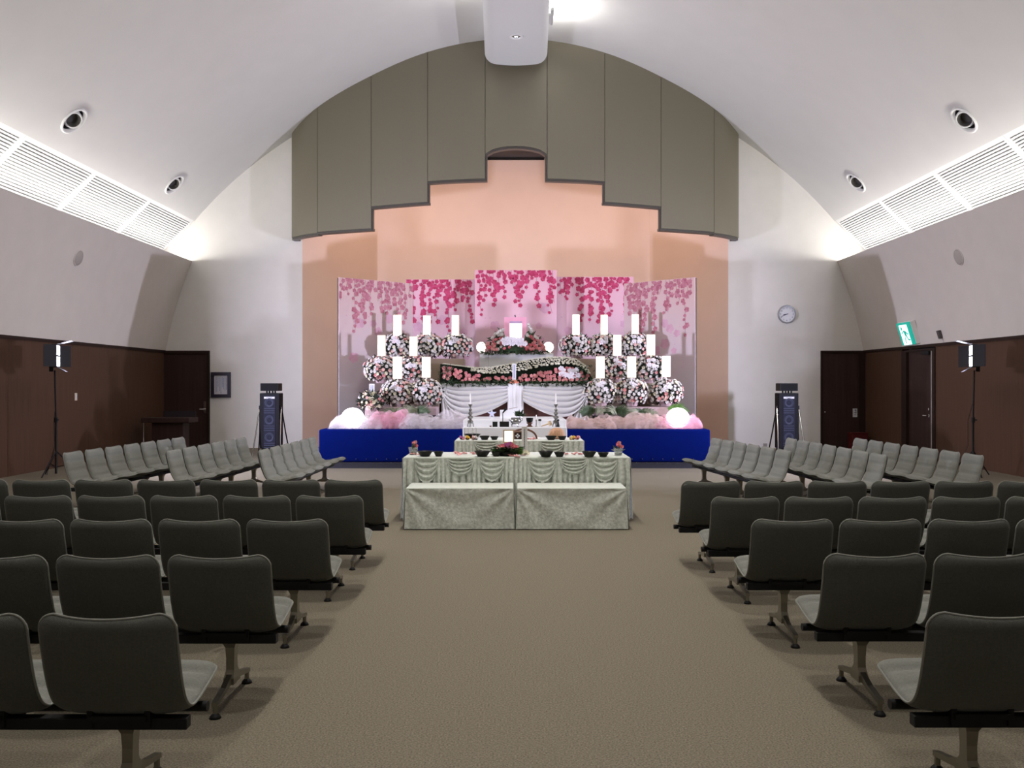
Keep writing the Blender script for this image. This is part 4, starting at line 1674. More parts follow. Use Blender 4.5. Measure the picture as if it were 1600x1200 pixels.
def swag(xo, xi, nm):
    """gathered at the outer top corner, sagging and rising again to the inner edge"""
    b = MB()

    def fn(u, v):
        x = xo + (xi - xo) * u
        sag = math.sin(PI * u ** .62) ** .9
        z = hT - v * (.10 * (1 - u) + .34 * u) - v * .56 * hT * sag
        z = max(.012, z)
        amp = .034 * (.3 + .7 * min(1, u * 4))
        y = -.030 - amp * abs(math.sin(PI * (6.2 * v ** .85 + .25 * math.sin(3 * u)))) ** .7 - .03 * v
        return (x, y, z)
    b.grid(fn, 64, 90)
    b.build(nm, WHITECLOTH, root, smooth=True)
    t = MB()

    def ft(u, v):
        wd = (xi - xo) * (.06 + .20 * v)
        return (xo + wd * u, -.034 - .022 * abs(math.sin(PI * 3.5 * u)) ** .7 - .02 * v, (hT - .02) * (1 - v) + .012)
    t.grid(ft, 40, 20)
    return t.build('drape_tail', WHITECLOTH, root, smooth=True)


swag(tx0 - ox, W(794, 0, YW).x - ox, 'swag_drape')
swag(tx1 - ox, W(817, 0, YW).x - ox, 'swag_drape')
cx0, cx1 = W(793, 0, YW).x - ox, W(818, 0, YW).x - ox


def cpan(u, v):
    x = cx0 + (cx1 - cx0) * u
    return (x, -.075 - .006 * math.sin(u * 17) - .004 * math.sin(u * 31), hT * (1 - v))


MB().grid(cpan, 50, 4).build('centre_drape', WHITECLOTH, root, smooth=True)

# flower wave
root = empty('flower_wave', (ox, YW + .22, zt_))
tag(root, 'long wave-shaped bank of white chrysanthemums and pink roses on the altar table', 'flowers')


def top_z(px):
    pts = [(686, 566), (700, 567.5), (720, 570), (745, 573), (765, 572.5), (785, 569), (805, 565), (830, 559.5), (855, 556.5), (880, 556), (900, 559.5), (915, 570), (926, 590)]
    for (x0, y0), (x1, y1) in zip(pts, pts[1:]):
        if px <= x1:
            return y0 + (y1 - y0) * (px - x0) / (x1 - x0)
    return 592


def mid_y(px):   # boundary between white and pink
    pts = [(686, 571), (700, 573), (730, 580), (760, 586.5), (800, 588), (830, 581), (855, 575), (880, 572), (900, 573), (915, 581), (928, 593)]
    for (x0, y0), (x1, y1) in zip(pts, pts[1:]):
        if px <= x1:
            return y0 + (y1 - y0) * (px - x0) / (x1 - x0)
    return 592


rnd = random.Random(21)
YA, YBk = YW + .04, YW + .42     # front and back of the bank


def wv(px, py, Y):
    return W(px, py, Y) - root.location


core = MB()
fol = MB()


def cfn(u, v):
    px = 688 + (925 - 688) * u
    t = top_z(px)
    py = 601 + (t + 2.5 - 601) * v
    Y = YA + .10 + (YBk - YA - .15) * v * (.6 + .4 * v)
    p = wv(px, py, Y)
    # true height must stay put while depth grows
    zz = W(px, py, YA + .3).z - root.location.z
    return (p.x, Y - root.location.y, max(.002, zz))


core.grid(cfn, 60, 10)
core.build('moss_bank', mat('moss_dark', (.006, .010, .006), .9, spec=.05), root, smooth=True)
mums = MB()
px = 692
rows = 6
for r_ in range(rows):
    f = (r_ + .5) / rows
    nn = 76 if r_ < rows - 1 else 46
    for i in range(nn):
        px = 694 + (922 - 694) * (i + .5 * (r_ % 2) + rnd.uniform(-.45, .45)) / nn
        t, m_ = top_z(px), mid_y(px)
        if m_ - t < 4:
            continue
        if px < 735 and f > .45:
            continue
        py = t + (m_ - t) * f * .82 + rnd.uniform(-1.0, 1.0)
        u, v = (px - 688) / 237, max(0, min(1, (601 - py) / (601 - t - 2.5)))
        c = Vector(cfn(u, v)) + Vector((0, -.02, .008))
        big = r_ == rows - 1
        rose(mums, c, (0, -.75, .65), .029 if big else .018, rnd)
stuff(mums.build('white_chrysanthemums', mat('mum_white', (.74, .72, .63), .7, var=.08, vscale=40), root))
# pink roses singly
RM = []
for i in range(4):
    b_ = MB()
    rose(b_, (0, 0, 0), (0, -1, .25), 1.0, random.Random(50 + i))
    RM.append(data_of(b_, 'pink_rose', PETALP if i % 2 else mat('petal_rose', (.72, .30, .33), .7, var=.15, vscale=20), smooth=False))
cnt = 0
px = 694.0
cols = []
while px < 922:
    m_ = mid_y(px)
    hgt = 594.5 - m_
    nrow = max(1, int(round(hgt / 6.0)))
    if 765 < px < 815:
        nrow = 1
    for j in range(nrow):
        py = 593.5 - j * 5.6 + rnd.uniform(-1.2, 1.2) - (2 if nrow == 1 else 0)
        if px < 720:
            py = m_ + 3 + j * 5 + rnd.uniform(-1, 1)
        u = (px - 688) / 237
        v = max(0, min(1, (601 - py) / (601 - top_z(px) - 2.5)))
        c = Vector(cfn(u, v)) + Vector((rnd.uniform(-.03, .03), -.04 - rnd.uniform(0, .02), rnd.uniform(-.012, .012)))
        o = link('pink_rose', RM[cnt % 4], root)
        o.matrix_local = Matrix.Translation(c) @ Matrix.Rotation(rnd.uniform(0, 6), 4, 'Y') @ Matrix.Scale(rnd.uniform(.032, .041), 4)
        cnt += 1
    px += 5.6
for i in range(14):
    px = 876 + 26 * (i % 7) / 6 + rnd.uniform(-2, 2)
    if 886 < px < 890:
        px += 4
    py = 577 + 8 * (i // 7) + rnd.uniform(-2, 2) + (px - 876) * .12
    u, v = (px - 688) / 237, max(0, min(1, (601 - py) / (601 - top_z(px) - 2.5)))
    add_orchid(root, Vector(cfn(u, v)) + Vector((0, -.075, 0)), (rnd.uniform(-.2, .2), -1, .2), .058, rnd)
for i in range(300):
    px = rnd.uniform(688, 928)
    c = wv(px, 597 + rnd.uniform(-2, 2), YW - .03)
    leaf(fol, (c.x, c.y, max(.006, c.z)), (rnd.uniform(-.8, .8), -.5, rnd.uniform(-.75, .25)), rnd.uniform(.08, .15), .018, rnd)
for i in range(70):
    s = rnd.choice((0, 1))
    px = rnd.uniform(686, 706) if s == 0 else rnd.uniform(905, 928)
    c = wv(px, rnd.uniform(572, 596), YW + .1)
    leaf(fol, c, (rnd.uniform(-.6, .6), -.4, rnd.uniform(-.4, .6)), rnd.uniform(.07, .13), .014, rnd)
stuff(fol.build('leaf_fringe', LEAF, root))

# memorial tablet in front of the wave
p = W(803.5, 594.5, YW - .06)
root = empty('memorial_tablet', (p.x, YW + .05, zt_))
tag(root, 'slim white memorial tablet on a coral base at the middle of the flower wave', 'tablet')
hh = (594 - 568) * kW
MB().rbox(-.09, .09, -.14, -.02, 0, .035, .006).build('coral_base', CORAL, root)
MB().rbox(-.055, .055, -.12, -.04, .035, .06, .004).build('upper_base', CORAL, root)
tb = MB().rbox(-.036, .036, -.095, -.075, .06, .06 + hh, .004).build('tablet', PAPER, root)
ink = MB()
z = .06 + hh - .03
while z > .10:
    ink.box(-.012, .012, -.0975, -.0955, z - .018, z)
    z -= .026
stuff(ink.build('tablet_writing', NAVYINK, tb))

# ------------------------------------------------------------------ tulle and glowing globes along the stage front
def tulle_cloud(name, px0, px1, label, m, seed, hmax, Y0, Y1, depth=.5):
    rnd = random.Random(seed)
    x0, x1 = W(px0, 0, Y0).x, W(px1, 0, Y0).x
    root = empty(name, ((x0 + x1) / 2, Y0, ZS))
    tag(root, label, 'tulle', 'tulle along the stage edge')
    for layer in range(5):
        ph = rnd.uniform(0, 100)
        hh_ = hmax * (1.1 - .12 * layer)

        def fn(u, v):
            x = (u - .5) * (x1 - x0)
            a = v * PI
            env = min(1, u * 7) * min(1, (1 - u) * 7)
            env = math.sqrt(max(0, env))
            hgt = hh_ * (.72 + .5 * noise.noise((x * 2.1 + ph, layer, 0))) * (.35 + .65 * env)
            y = -depth * .5 * math.cos(a) * (1 - .1 * layer)
            z = hgt * math.sin(a) ** .8
            j = noise.noise((x * 9 + ph, v * 7, 3.1 * layer))
            k_ = noise.noise((x * 22 + ph, v * 16, 7.7 + layer))
            rr_ = noise.noise((x * 5 + ph, v * 3, 17 + layer))
            z += (.07 * j + .05 * k_) * math.sin(a)
            y += .07 * rr_ + .05 * k_ - .03 * layer * 0
            return (x + .05 * noise.noise((x * 8, v * 9, ph)), y, max(.004, z))
        nx = max(20, int((x1 - x0) / .022))
        stuff(MB().grid(fn, nx, 26).build('gauze_layer', m, root, smooth=True))
    return root


YT = 16.22
tulle_cloud('tulle_bunch', 518, 598, 'pale pink tulle bunched round the left glowing globe', TULLEW, 1, .27, YT, YT, .45)
tulle_cloud('tulle_bunch', 578, 640, 'bright pink tulle under the left front flowers', TULLEP, 2, .40, YT + .05, YT, .45)
tulle_cloud('tulle_bunch', 626, 732, 'pale lilac tulle running up to the white altar steps on the left', TULLEW, 3, .32, YT, YT, .45)
tulle_cloud('tulle_bunch', 880, 960, 'peach tulle beside the white altar steps on the right', TULLEB, 4, .25, YT, YT, .45)
tulle_cloud('tulle_bunch', 945, 1040, 'dusty pink tulle under the right front flowers', TULLEB, 5, .30, YT, YT, .45)
tulle_cloud('tulle_bunch', 1022, 1094, 'pink tulle bunched round the right glowing globe', TULLEP, 6, .27, YT, YT, .42)
for s, px, py, lab in ((-1, 551, 655, 'left'), (1, 1059, 656, 'right')):
    Yg = 16.28
    c = W(px, py, Yg)
    root = empty('stage_globe', (c.x, Yg, ZS))
    tag(root, f'large glowing white globe lamp at the {lab} end of the stage edge', 'lamp', 'stage globe lamps')
    r = 16 * Yg / F
    MB().lathe([(.10, 0), (.10, .02), (.06, .03)], 20).build('base', ALTARWHITE, root)
    MB().ico((0, 0, r + .005), r, 3, (1.12, 1, 1)).build('globe', BIGGLOBE, root, smooth=True)
# deep pink cloths below the arrangements
for px0, px1, py0, py1, lab in ((676, 690, 636, 645, 'left'),):
    pass

# ------------------------------------------------------------------ white altar steps
YA0, YA1 = 15.06, 15.50
ax0, ax1 = W(724, 0, YA1).x, W(885, 0, YA1).x
zl, zu_ = W(0, 666, YA1).z, W(0, 656, YA1).z
root = empty('altar_steps', ((ax0 + ax1) / 2, YA1, 0))
tag(root, 'white two-step altar stand in front of the stage', 'altar')
hw = (ax1 - ax0) / 2
MB().rbox(-hw * .985, hw * .985, YA0 - YA1, 0, 0, zl, .008).build('lower_step', ALTARWHITE, root)
MB().rbox(-hw, hw, .002, .39, 0, zu_, .008).build('upper_step', ALTARWHITE, root)
MB().rbox(-hw, hw, .392, 1.60, ZS + .002, zu_, .008).build('upper_shelf', ALTARWHITE, root)
for s in (-1, 1):
    MB().box(s * hw * .78, s * hw * .78 + .006, YA0 - YA1 - .002, YA0 - YA1 + .001, .02, zl - .02).build('panel_joint', GREYPLATE, root)

YI = 15.27
kI = YI / F


def altar_item(name, px, label, cat, group=None, y=YI, z=None):
    o = empty(name, (W(px, 0, y).x, y, zl if z is None else z))
    return tag(o, label, cat, group)


def candlestick(px, lab):
    root = altar_item('candlestick', px, f'tall silver candlestick at the {lab} end of the altar step', 'candlestick', 'altar candlesticks')
    for k in range(3):
        a = 2 * PI * k / 3 + .5
        MB().tube([(.03 * math.cos(a), .03 * math.sin(a), .09), (.055 * math.cos(a), .055 * math.sin(a), .045), (.06 * math.cos(a), .06 * math.sin(a), 0)], .011, 8).build('foot', SILVER, root, smooth=True)
    MB().lathe([(.0, .05), (.045, .06), (.05, .10), (.03, .115), (.02, .13), (.042, .15), (.05, .17), (.035, .185), (.016, .20), (.034, .215), (.042, .235), (.028, .25),
                (.014, .26), (.026, .28), (.03, .295), (.014, .31), (.012, .335), (.034, .375), (.036, .385), (.012, .38)], 20, caps=False).build('stem', SILVER, root, smooth=True)
    MB().lathe([(.011, .375), (.010, .56), (.004, .572)], 12).build('candle', CANDLE, root, smooth=True)
    return root


candlestick(735, 'left')
candlestick(868.5, 'right')
# small dark box and seal
root = altar_item('incense_box', 773.5, 'small black square box on the altar step', 'box')
MB().rbox(-.042, .042, -.03, .03, 0, .078, .004).build('body', BLACKGLOSS, root)
MB().rbox(-.044, .044, -.032, .032, .078, .090, .004).build('lid', BLACKGLOSS, root)
root = altar_item('incense_dish', 766.5, 'tiny round reddish dish beside the small black box', 'dish')
MB().lathe([(.014, 0), (.022, .022), (.020, .022), (.012, .004)], 14).build('dish', BROWNWOOD, root, smooth=True)
MB().lathe([(.019, .016), (.0, .022)], 14).build('ash', PETALLP, root)
# microphone
root = altar_item('microphone', 788.5, 'black desk microphone on a square base on the altar step', 'microphone')
MB().rbox(-.085, .075, -.05, .05, 0, .092, .006).build('base', BLACKGLOSS, root)
MB().tube([(-.03, 0, .09), (-.03, 0, .24)], .006, 8).build('stem', BLACK, root)
MB().tube([(-.03, 0, .24), (.0, -.01, .28)], .012, 8, r2=.016).build('body', BLACK, root)
MB().ico((.012, -.014, .297), .024, 2).build('grille', BLACK, root, smooth=True)
# incense burner
root = altar_item('incense_burner', 806, 'silver three-legged incense burner at the middle of the altar step', 'incense burner')
MB().lathe([(.0, .05), (.05, .05), (.085, .075), (.095, .105), (.085, .13), (.075, .138), (.088, .150), (.09, .158), (.078, .158), (.07, .14)], 24, caps=False).build('bowl', SILVER, root, smooth=True)
for k in range(3):
    a = 2 * PI * k / 3 - PI / 2 + .5
    MB().tube([(.05 * math.cos(a), .05 * math.sin(a), .07), (.07 * math.cos(a), .07 * math.sin(a), .03), (.065 * math.cos(a), .065 * math.sin(a), 0)], .014, 8, r2=.011).build('foot', SILVER, root, smooth=True)
for s in (-1, 1):
    MB().tube([(s * .088, 0, .10), (s * .115, 0, .12), (s * .11, 0, .15), (s * .088, 0, .15)], .007, 6).build('handle', SILVER, root, smooth=True)
MB().lathe([(.0, .145), (.075, .145)], 20).build('ash', GREYPLATE, root)
# bell on cushion stand
root = altar_item('altar_bell', 827.5, 'dark bronze bell bowl on a red-brown stand on the altar step', 'bell')
MB().lathe([(.05, 0), (.052, .012), (.03, .03), (.032, .05), (.055, .062), (.055, .075), (.0, .075)], 20).build('stand', BROWNWOOD, root, smooth=True)
MB().lathe([(.03, .075), (.052, .09), (.06, .13), (.062, .155), (.057, .155), (.05, .10), (.0, .09)], 24, caps=False).build('bowl', BLACKGLOSS, root, smooth=True)
# small votive candle
root = altar_item('votive_candle', 838, 'small candle in a slim silver holder right of the bell', 'candle')
MB().lathe([(.024, 0), (.02, .012), (.008, .025), (.008, .09), (.016, .105), (.017, .115)], 14).build('holder', SILVER, root, smooth=True)
MB().lathe([(.010, .11), (.009, .20), (.003, .206)], 10).build('candle', CANDLE, root)
root = altar_item('incense_jar', 843.5, 'small clear jar with a dark lid right of the votive candle', 'jar')
MB().lathe([(.022, 0), (.022, .10), (.020, .10), (.02, .006)], 14, caps=False).build('glass', GLASS, root, smooth=True)
MB().lathe([(.026, .10), (.026, .125), (.02, .132)], 14).build('lid', BLACK, root)
root = altar_item('bell_mallet', 855, 'pale wooden bell mallet lying on the altar step', 'mallet', y=YI - .05)
MB().tube([(-.10, 0, .012), (.02, 0, .055)], .010, 8, r2=.013).build('handle', LIGHTWOOD, root)
MB().lathe([(.026, -.04), (.032, -.02), (.032, .02), (.026, .04)], 16).xf(Matrix.Translation((.045, 0, .062)) @ Matrix.Rotation(-.35, 4, 'Y')).build('head', LIGHTWOOD, root, smooth=True)
root = altar_item('figurine', 872, 'little black figurine beside the right candlestick', 'figurine', y=YI - .08)
MB().lathe([(.026, 0), (.03, .02), (.018, .06), (.013, .09)], 14).build('body', BLACKGLOSS, root, smooth=True)
MB().ico((0, 0, .115), .022, 2).build('head', BLACKGLOSS, root, smooth=True)
# things on the upper shelf
YU = 16.2
root = altar_item('open_book', 800, 'tilted white sheet standing on the upper altar shelf', 'paper', y=YU, z=zu_)
MB().box(-.22, .13, 0, .008, 0, .17).xf(Matrix.Rotation(-.5, 4, 'X')).build('sheet', PAPER, root)
MB().tube([(-.06, .09, .165), (.10, .10, .20)], .008, 6).build('rod', GREYPLATE, root)
MB().box(-.1, .05, .05, .12, 0, .09).build('rest', ALTARWHITE, root)
root = altar_item('paper_star', 768.5, 'pale blue folded paper star on the upper altar shelf', 'ornament', y=YU, z=zu_)
poly = []
for i in range(10):
    a = PI / 2 + i * PI / 5
    r = .09 if i % 2 == 0 else .035
    poly.append((r * math.cos(a), .085 + r * math.sin(a)))
MB().prism(poly, 0, .02).build('star', mat('pale_blue', (.56, .58, .74), .6), root)
MB().box(-.03, .03, -.02, .04, 0, .02).build('foot', PAPER, root)
root = altar_item('small_plant', 812.5, 'small dark leafy sprig behind the incense burner', 'plant', y=YU - .3, z=zu_)
MB().lathe([(.03, 0), (.04, .05), (.036, .05)], 12).build('pot', ALTARWHITE, root)
fol = MB()
rnd = random.Random(3)
for i in range(40):
    leaf(fol, (0, 0, .05), (rnd.uniform(-1, 1), rnd.uniform(-1, .5), rnd.uniform(.1, 1.4)), rnd.uniform(.08, .16), .016, rnd)
stuff(fol.build('leaves', LEAF, root))

# ------------------------------------------------------------------ draped tables
def skirt_fn(x0, x1, zt, zb, swags, pl, seed, amp=.034):
    rnd = random.Random(seed)

    def fn(u, v):
        x = x0 + (x1 - x0) * u
        z = zt + (zb - zt) * v
        ph = 1.8 * noise.noise((x * 4 + seed, 0, 0)) + .7 * noise.noise((x * 9, z * 3, seed))
        y = -.010 - amp * (.25 + .75 * min(1, v * 2.5)) * 1.7 * abs(math.sin(PI * x / pl + ph * 1.3)) ** .5
        for (xc, hw_, D, nfold) in swags:
            q = (x - xc) / hw_
            if abs(q) < 1:
                lim = D * (1 - q * q) ** .45
                t = (zt - z) / max(.01, lim)
                if t < 1:
                    y = -.040 - .030 * (.5 + .5 * math.cos(2 * PI * nfold * t)) * min(1, 3 * (1 - abs(q))) - .012 * t
                elif t < 1.07:
                    f = (t - 1) / .07
                    y = y * f + (1 - f) * min(y, -.05)
        return (x, y, z)
    return fn


def draped_table(name, label, group, xa, xb_, yf, yb_, zt, swags, pl, seed, zb=.02, flap_l=True, flap_r=True):
    root = empty(name, ((xa + xb_) / 2, yf, 0))
    tag(root, label, 'table', group)
    ox = (xa + xb_) / 2
    hw = (xb_ - xa) / 2
    MB().rbox(-hw, hw, -.02, yb_ - yf, zt - .03, zt, .012, 3).build('top_cloth', VELVETPLAIN, root, smooth=True)
    fn = skirt_fn(-hw, hw, zt - .012, zb, [(c - ox, h_, D, nf) for c, h_, D, nf in swags], pl, seed)
    MB().grid(fn, 260, 70).build('front_skirt', VELVET, root, smooth=True)
    for s, on in ((-1, flap_l), (1, flap_r)):
        if not on:
            continue

        def fs(u, v, s=s):
            y = -.01 + (yb_ - yf + .01) * u
            return (s * (hw + .012 + .03 * v * (.6 + .4 * math.sin(y * 45))), y, zt - .012 + (zb - zt + .012) * v)
        MB().grid(fs, 40, 14).build('side_skirt', VELVET, root, smooth=True)
    for sx in (-1, 1):
        for yy_ in (.08, yb_ - yf - .06):
            MB().tube([(sx * (hw - .06), yy_, 0), (sx * (hw - .06), yy_, zt - .03)], .016, 8).build('leg', BLACK, root)
    return root


YT0, YT1 = 9.82, 10.55
kT = YT0 / F
X = lambda px, Y: W(px, 0, Y).x
fx0, fxm, fx1 = X(630.5, YT0), X(805, YT0), X(984, YT0)
draped_table('draped_table', 'left half of the front offering table under swagged sage velvet', 'sage velvet offering tables', fx0, fxm - .002, YT0, YT1, .70,
             [(X(667, YT0), .13, .27, 4), (X(720, YT0), .15, .185, 4.5), (X(769, YT0), .14, .25, 4)], .062, 1, flap_r=False)
draped_table('draped_table', 'right half of the front offering table under swagged sage velvet', 'sage velvet offering tables', fxm + .002, fx1, YT0, YT1, .70,
             [(X(847, YT0), .15, .26, 4), (X(896, YT0), .15, .17, 4.5), (X(944, YT0), .14, .26, 4)], .062, 2, flap_l=False)
YM0, YM1 = 12.72, 13.40
draped_table('draped_table', 'narrower sage velvet offering table between front table and altar steps', 'sage velvet offering tables', X(711, YM0), X(912, YM0), YM0, YM1, .70,
             [(X(760, YM0), .17, .17, 4), (X(862, YM0), .17, .20, 4)], .07, 3)


def bench(xa, xb_, label, seed):
    y0, y1, zt = 9.21, 9.73, .43
    root = empty('draped_bench', ((xa + xb_) / 2, y0, 0))
    tag(root, label, 'bench', 'velvet draped benches')
    hw = (xb_ - xa) / 2
    MB().rbox(-hw + .015, hw - .015, .02, y1 - y0, zt - .03, zt, .014, 3).build('top_cloth', VELVETPLAIN, root, smooth=True)

    def fn(u, v):
        x = (-hw + .015 + (2 * hw - .03) * u) * (1 + .02 * v)
        z = zt - .010 - (zt - .020) * v
        y = .022 - .028 * v
        for s in (-1, 1):
            dx, dz = (x * -s + hw), (zt - z)      # distance from that top corner
            r = math.hypot(dx, dz)
            a = math.atan2(dz, max(1e-4, dx))
            y -= .013 * math.sin(a * 11 + seed) * math.exp(-r * 1.6) * min(1, r * 6)
        y -= .006 * noise.noise((x * 5 + seed * 7, z * 5, 0)) + .003 * noise.noise((x * 18, z * 18, seed))
        y -= .05 * max(0, abs(2 * u - 1) - .96) * 5 * v
        return (x, y, z)
    MB().grid(fn, 90, 36).build('front_drape', VELVET, root, smooth=True)
    for s in (-1, 1):
        def fs(u, v, s=s):
            y = .022 - .028 * v + (y1 - y0 - .02) * u
            return (s * (hw - .014 + .022 * v + .006 * math.sin(y * 40) * v), y, zt - .01 - (zt - .02) * v)
        MB().grid(fs, 24, 10).build('side_drape', VELVET, root, smooth=True)
    for sx in (-1, 1):
        for yy_ in (.08, .44):
            MB().tube([(sx * (hw - .08), yy_, 0), (sx * (hw - .08), yy_, zt - .03)], .016, 8).build('leg', BLACK, root)


bench(X(631, 9.21), X(804.6, 9.21), 'left velvet draped bench in front of the offering table', 1)
bench(X(805.4, 9.21), X(982, 9.21), 'right velvet draped bench in front of the offering table', 2)


# bowls
def bowl(px0, px1, py_b, zt, label, hpx=8.5):
    Y = (HCAM - zt) * F / (py_b - 600)
    k = Y / F
    r = (px1 - px0) / 2 * k
    h = hpx * k
    root = empty('black_bowl', (W((px0 + px1) / 2, 0, Y).x, Y, zt))
    tag(root, label, 'bowl', 'black offering bowls')
    MB().lathe([(r * .58, 0), (r * .60, h * .1), (r * .8, h * .5), (r, h * .95), (r * 1.01, h), (r * .96, h), (r * .75, h * .5), (r * .5, h * .15), (0, h * .12)], 28).build('bowl_body', BLACKGLOSS, root, smooth=True)
    MB().lathe([(r * .52, 0), (r * .56, h * .08)], 24).build('foot_ring', BLACK, root)
    return root


bowl(652, 676, 713.2, .70, 'wide black bowl at the left end of the front table')
bowl(677.5, 693, 713.2, .70, 'small black bowl second from the left on the front table', 8)
bowl(741, 766, 713.5, .70, 'wide black bowl left of the pink centre flowers, front table', 9)
bowl(767.5, 783, 713.2, .70, 'small black bowl touching the pink centre flowers, front table', 8)
bowl(841, 864.5, 713.8, .70, 'wide black bowl right of the pink centre flowers, front table', 9)
bowl(865.5, 883, 713.8, .70, 'small black bowl just right of the second wide bowl, front table', 7.5)
bowl(909, 932, 713.8, .70, 'wide black bowl near the right end of the front table', 8.5)
bowl(933.5, 951.5, 713.8, .70, 'small black bowl nearest the right vase, front table', 7)
bowl(724.5, 751, 684.5, .70, 'broad black bowl at the back left of the narrower table', 6.5)
bowl(749, 765, 687.3, .70, 'black bowl left of centre on the narrower table', 6.3)
bowl(766, 779, 687.3, .70, 'smallest black bowl left of centre on the narrower table', 5.5)
bowl(852, 870, 687.5, .70, 'black bowl in front of the tan ribbed cushion', 6.5)
bowl(871.5, 885, 687.5, .70, 'small black bowl at the right of the narrower table', 6)


# petals and loose flowers
def loose_flower(px, py, zt, size, mats, label, seed):
    Y = (HCAM - zt) * F / (py - 600)
    rnd = random.Random(seed)
    root = empty('loose_flowers', (W(px, 0, Y).x, Y, zt))
    tag(root, label, 'flowers', 'loose flowers on the tables')
    for i, m in enumerate(mats):
        b = MB()
        for q in range(3):
            rose(b, (rnd.uniform(-1, 1) * size, rnd.uniform(-.6, .6) * size, size * .5 + q * size * .35), (rnd.uniform(-.6, .6), -.6, .6), size * .75, rnd)
        b.build('bloom', m, root)
    lf = MB()
    for i in range(6):
        leaf(lf, (0, 0, .006), (rnd.uniform(-1, 1), rnd.uniform(-1, 0), .25), size * 1.5, size * .25, rnd)
    lf.build('leaves', LEAF, root)


loose_flower(723, 687.5, .70, .032, [PETALV, PETALP], 'violet and pink loose flowers at the left end of the narrower table', 1)
loose_flower(729, 687.8, .70, .036, [PETALY], 'yellow loose bloom at the left end of the narrower table', 2)
loose_flower(741.5, 687.8, .70, .036, [PETALLP, PETALW], 'pink and white loose blooms between bowls on the narrower table', 3)
loose_flower(894.5, 687.5, .70, .034, [PETALY, PETALCREAM], 'yellow loose bloom at the right end of the narrower table', 4)
loose_flower(901, 687.5, .70, .034, [PETALLP, PETALP], 'pink loose blooms at the right corner of the narrower table', 5)

PETAL_ME = data_of(MB().grid(lambda u, v: ((u - .5) * (1 - .5 * abs(2 * v - 1)), v - .5, .25 * (2 * u - 1) ** 2 + .15 * v), 4, 4), 'petal', PETALP)


def petals(pxs, lab, seed, zt=.70, m=None):
    rnd = random.Random(seed)
    Yc = (HCAM - zt) * F / (sum(p[1] for p in pxs) / len(pxs) - 600)
    cx = W(sum(p[0] for p in pxs) / len(pxs), 0, Yc).x
    root = empty('flower_petals', (cx, Yc, zt))
    tag(root, lab, 'petals', 'scattered petals')
    for (px, py) in pxs:
        for q in range(3):
            Y = (HCAM - zt) * F / (py + rnd.uniform(-.8, .8) - 600)
            o = link('petal', PETAL_ME, root, (W(px + rnd.uniform(-3, 3), 0, Y).x - cx, Y - Yc, .002 + q * .004))
            o.rotation_euler = (rnd.uniform(-.2, .5), rnd.uniform(-.3, .3), rnd.uniform(0, 6))
            o.scale = (.045, .055, .04)


petals([(711, 709), (718, 711), (724, 710), (739, 710)], 'pink petals scattered left of the wide middle bowl', 1)
petals([(797, 713), (806, 713.5), (819, 712)], 'pink petals in front of the centre flowers', 2)
petals([(886, 711), (898, 711), (905, 710.5)], 'pink petals between the right-hand bowls', 3)
petals([(645, 711), (655, 711)], 'pink petals at the foot of the left vase', 4)
petals([(829, 686.8), (837, 686.5)], 'pink petals at the foot of the dark arch on the narrower table', 5)


# glass vases with cyclamen-like flower
def vase(px, py, label, seed):
    Y = (HCAM - .70) * F / (py - 600)
    rnd = random.Random(seed)
    root = empty('glass_vase', (W(px, 0, Y).x, Y, .70))
    tag(root, label, 'vase', 'glass flower vases')
    MB().lathe([(.042, 0), (.055, .085), (.052, .085), (.04, .006), (0, .006)], 20).build('glass', GLASS, root, smooth=True)
    MB().lathe([(.038, .008), (.044, .035), (0, .035)], 16).build('moss', LEAF, root)
    for i in range(3):
        MB().tube([(rnd.uniform(-.015, .015), 0, .03), (rnd.uniform(-.02, .03), 0, .11)], .003, 5).build('stem', FERN, root)
    for i in range(4):
        b = MB()
        rose(b, (rnd.uniform(-.005, .035), rnd.uniform(-.02, .02), .10 + i * .013), (rnd.uniform(-.5, .5), -.7, .5), .024, rnd)
        b.build('bloom', PETALP if i % 2 else PETALDP, root)
    for i in range(6):
        b = MB()
        leaf(b, (0, 0, .06), (rnd.uniform(-1, 1), rnd.uniform(-.6, .4), rnd.uniform(0, .6)), .085, .018, rnd)
        b.build('leaf', LEAF if i % 2 else PALE, root)


vase(645.5, 710.5, 'clear glass vase with pink flower at the left corner of the front table', 4)
vase(966, 712, 'clear glass vase with pink flower at the right corner of the front table', 8)

# centre flowers on the front table
Y = .80 * F / 112.5
rnd = random.Random(44)
root = empty('centre_flowers', (W(793, 0, Y).x, Y + .03, .70))
tag(root, 'low pink centrepiece with dark leaves on the front table', 'flowers')
MB().lathe([(.09, 0), (.11, .045), (.10, .045)], 20).build('tray', BLACKGLOSS, root, smooth=True)
fol = MB()
fol.ico((0, 0, .05), 1, 2, (.14, .08, .05))
for i in range(170):
    a = rnd.uniform(0, 2 * PI)
    leaf(fol, (.09 * math.cos(a) * rnd.random(), .05 * math.sin(a), rnd.uniform(.03, .08)), (1.4 * math.cos(a), math.sin(a) - .3, rnd.uniform(-.1, .6)), rnd.uniform(.07, .13), .016, rnd)
stuff(fol.build('foliage', LEAF, root))
fol = MB()
for i in range(50):
    s = rnd.choice((-1, 1, 1))
    leaf(fol, (s * .09, -.02, rnd.uniform(.02, .06)), (s * rnd.uniform(.4, 1.3), rnd.uniform(-.6, .1), rnd.uniform(-.2, .7)), rnd.uniform(.06, .11), .016, rnd)
stuff(fol.build('light_leaves', FERN, root))
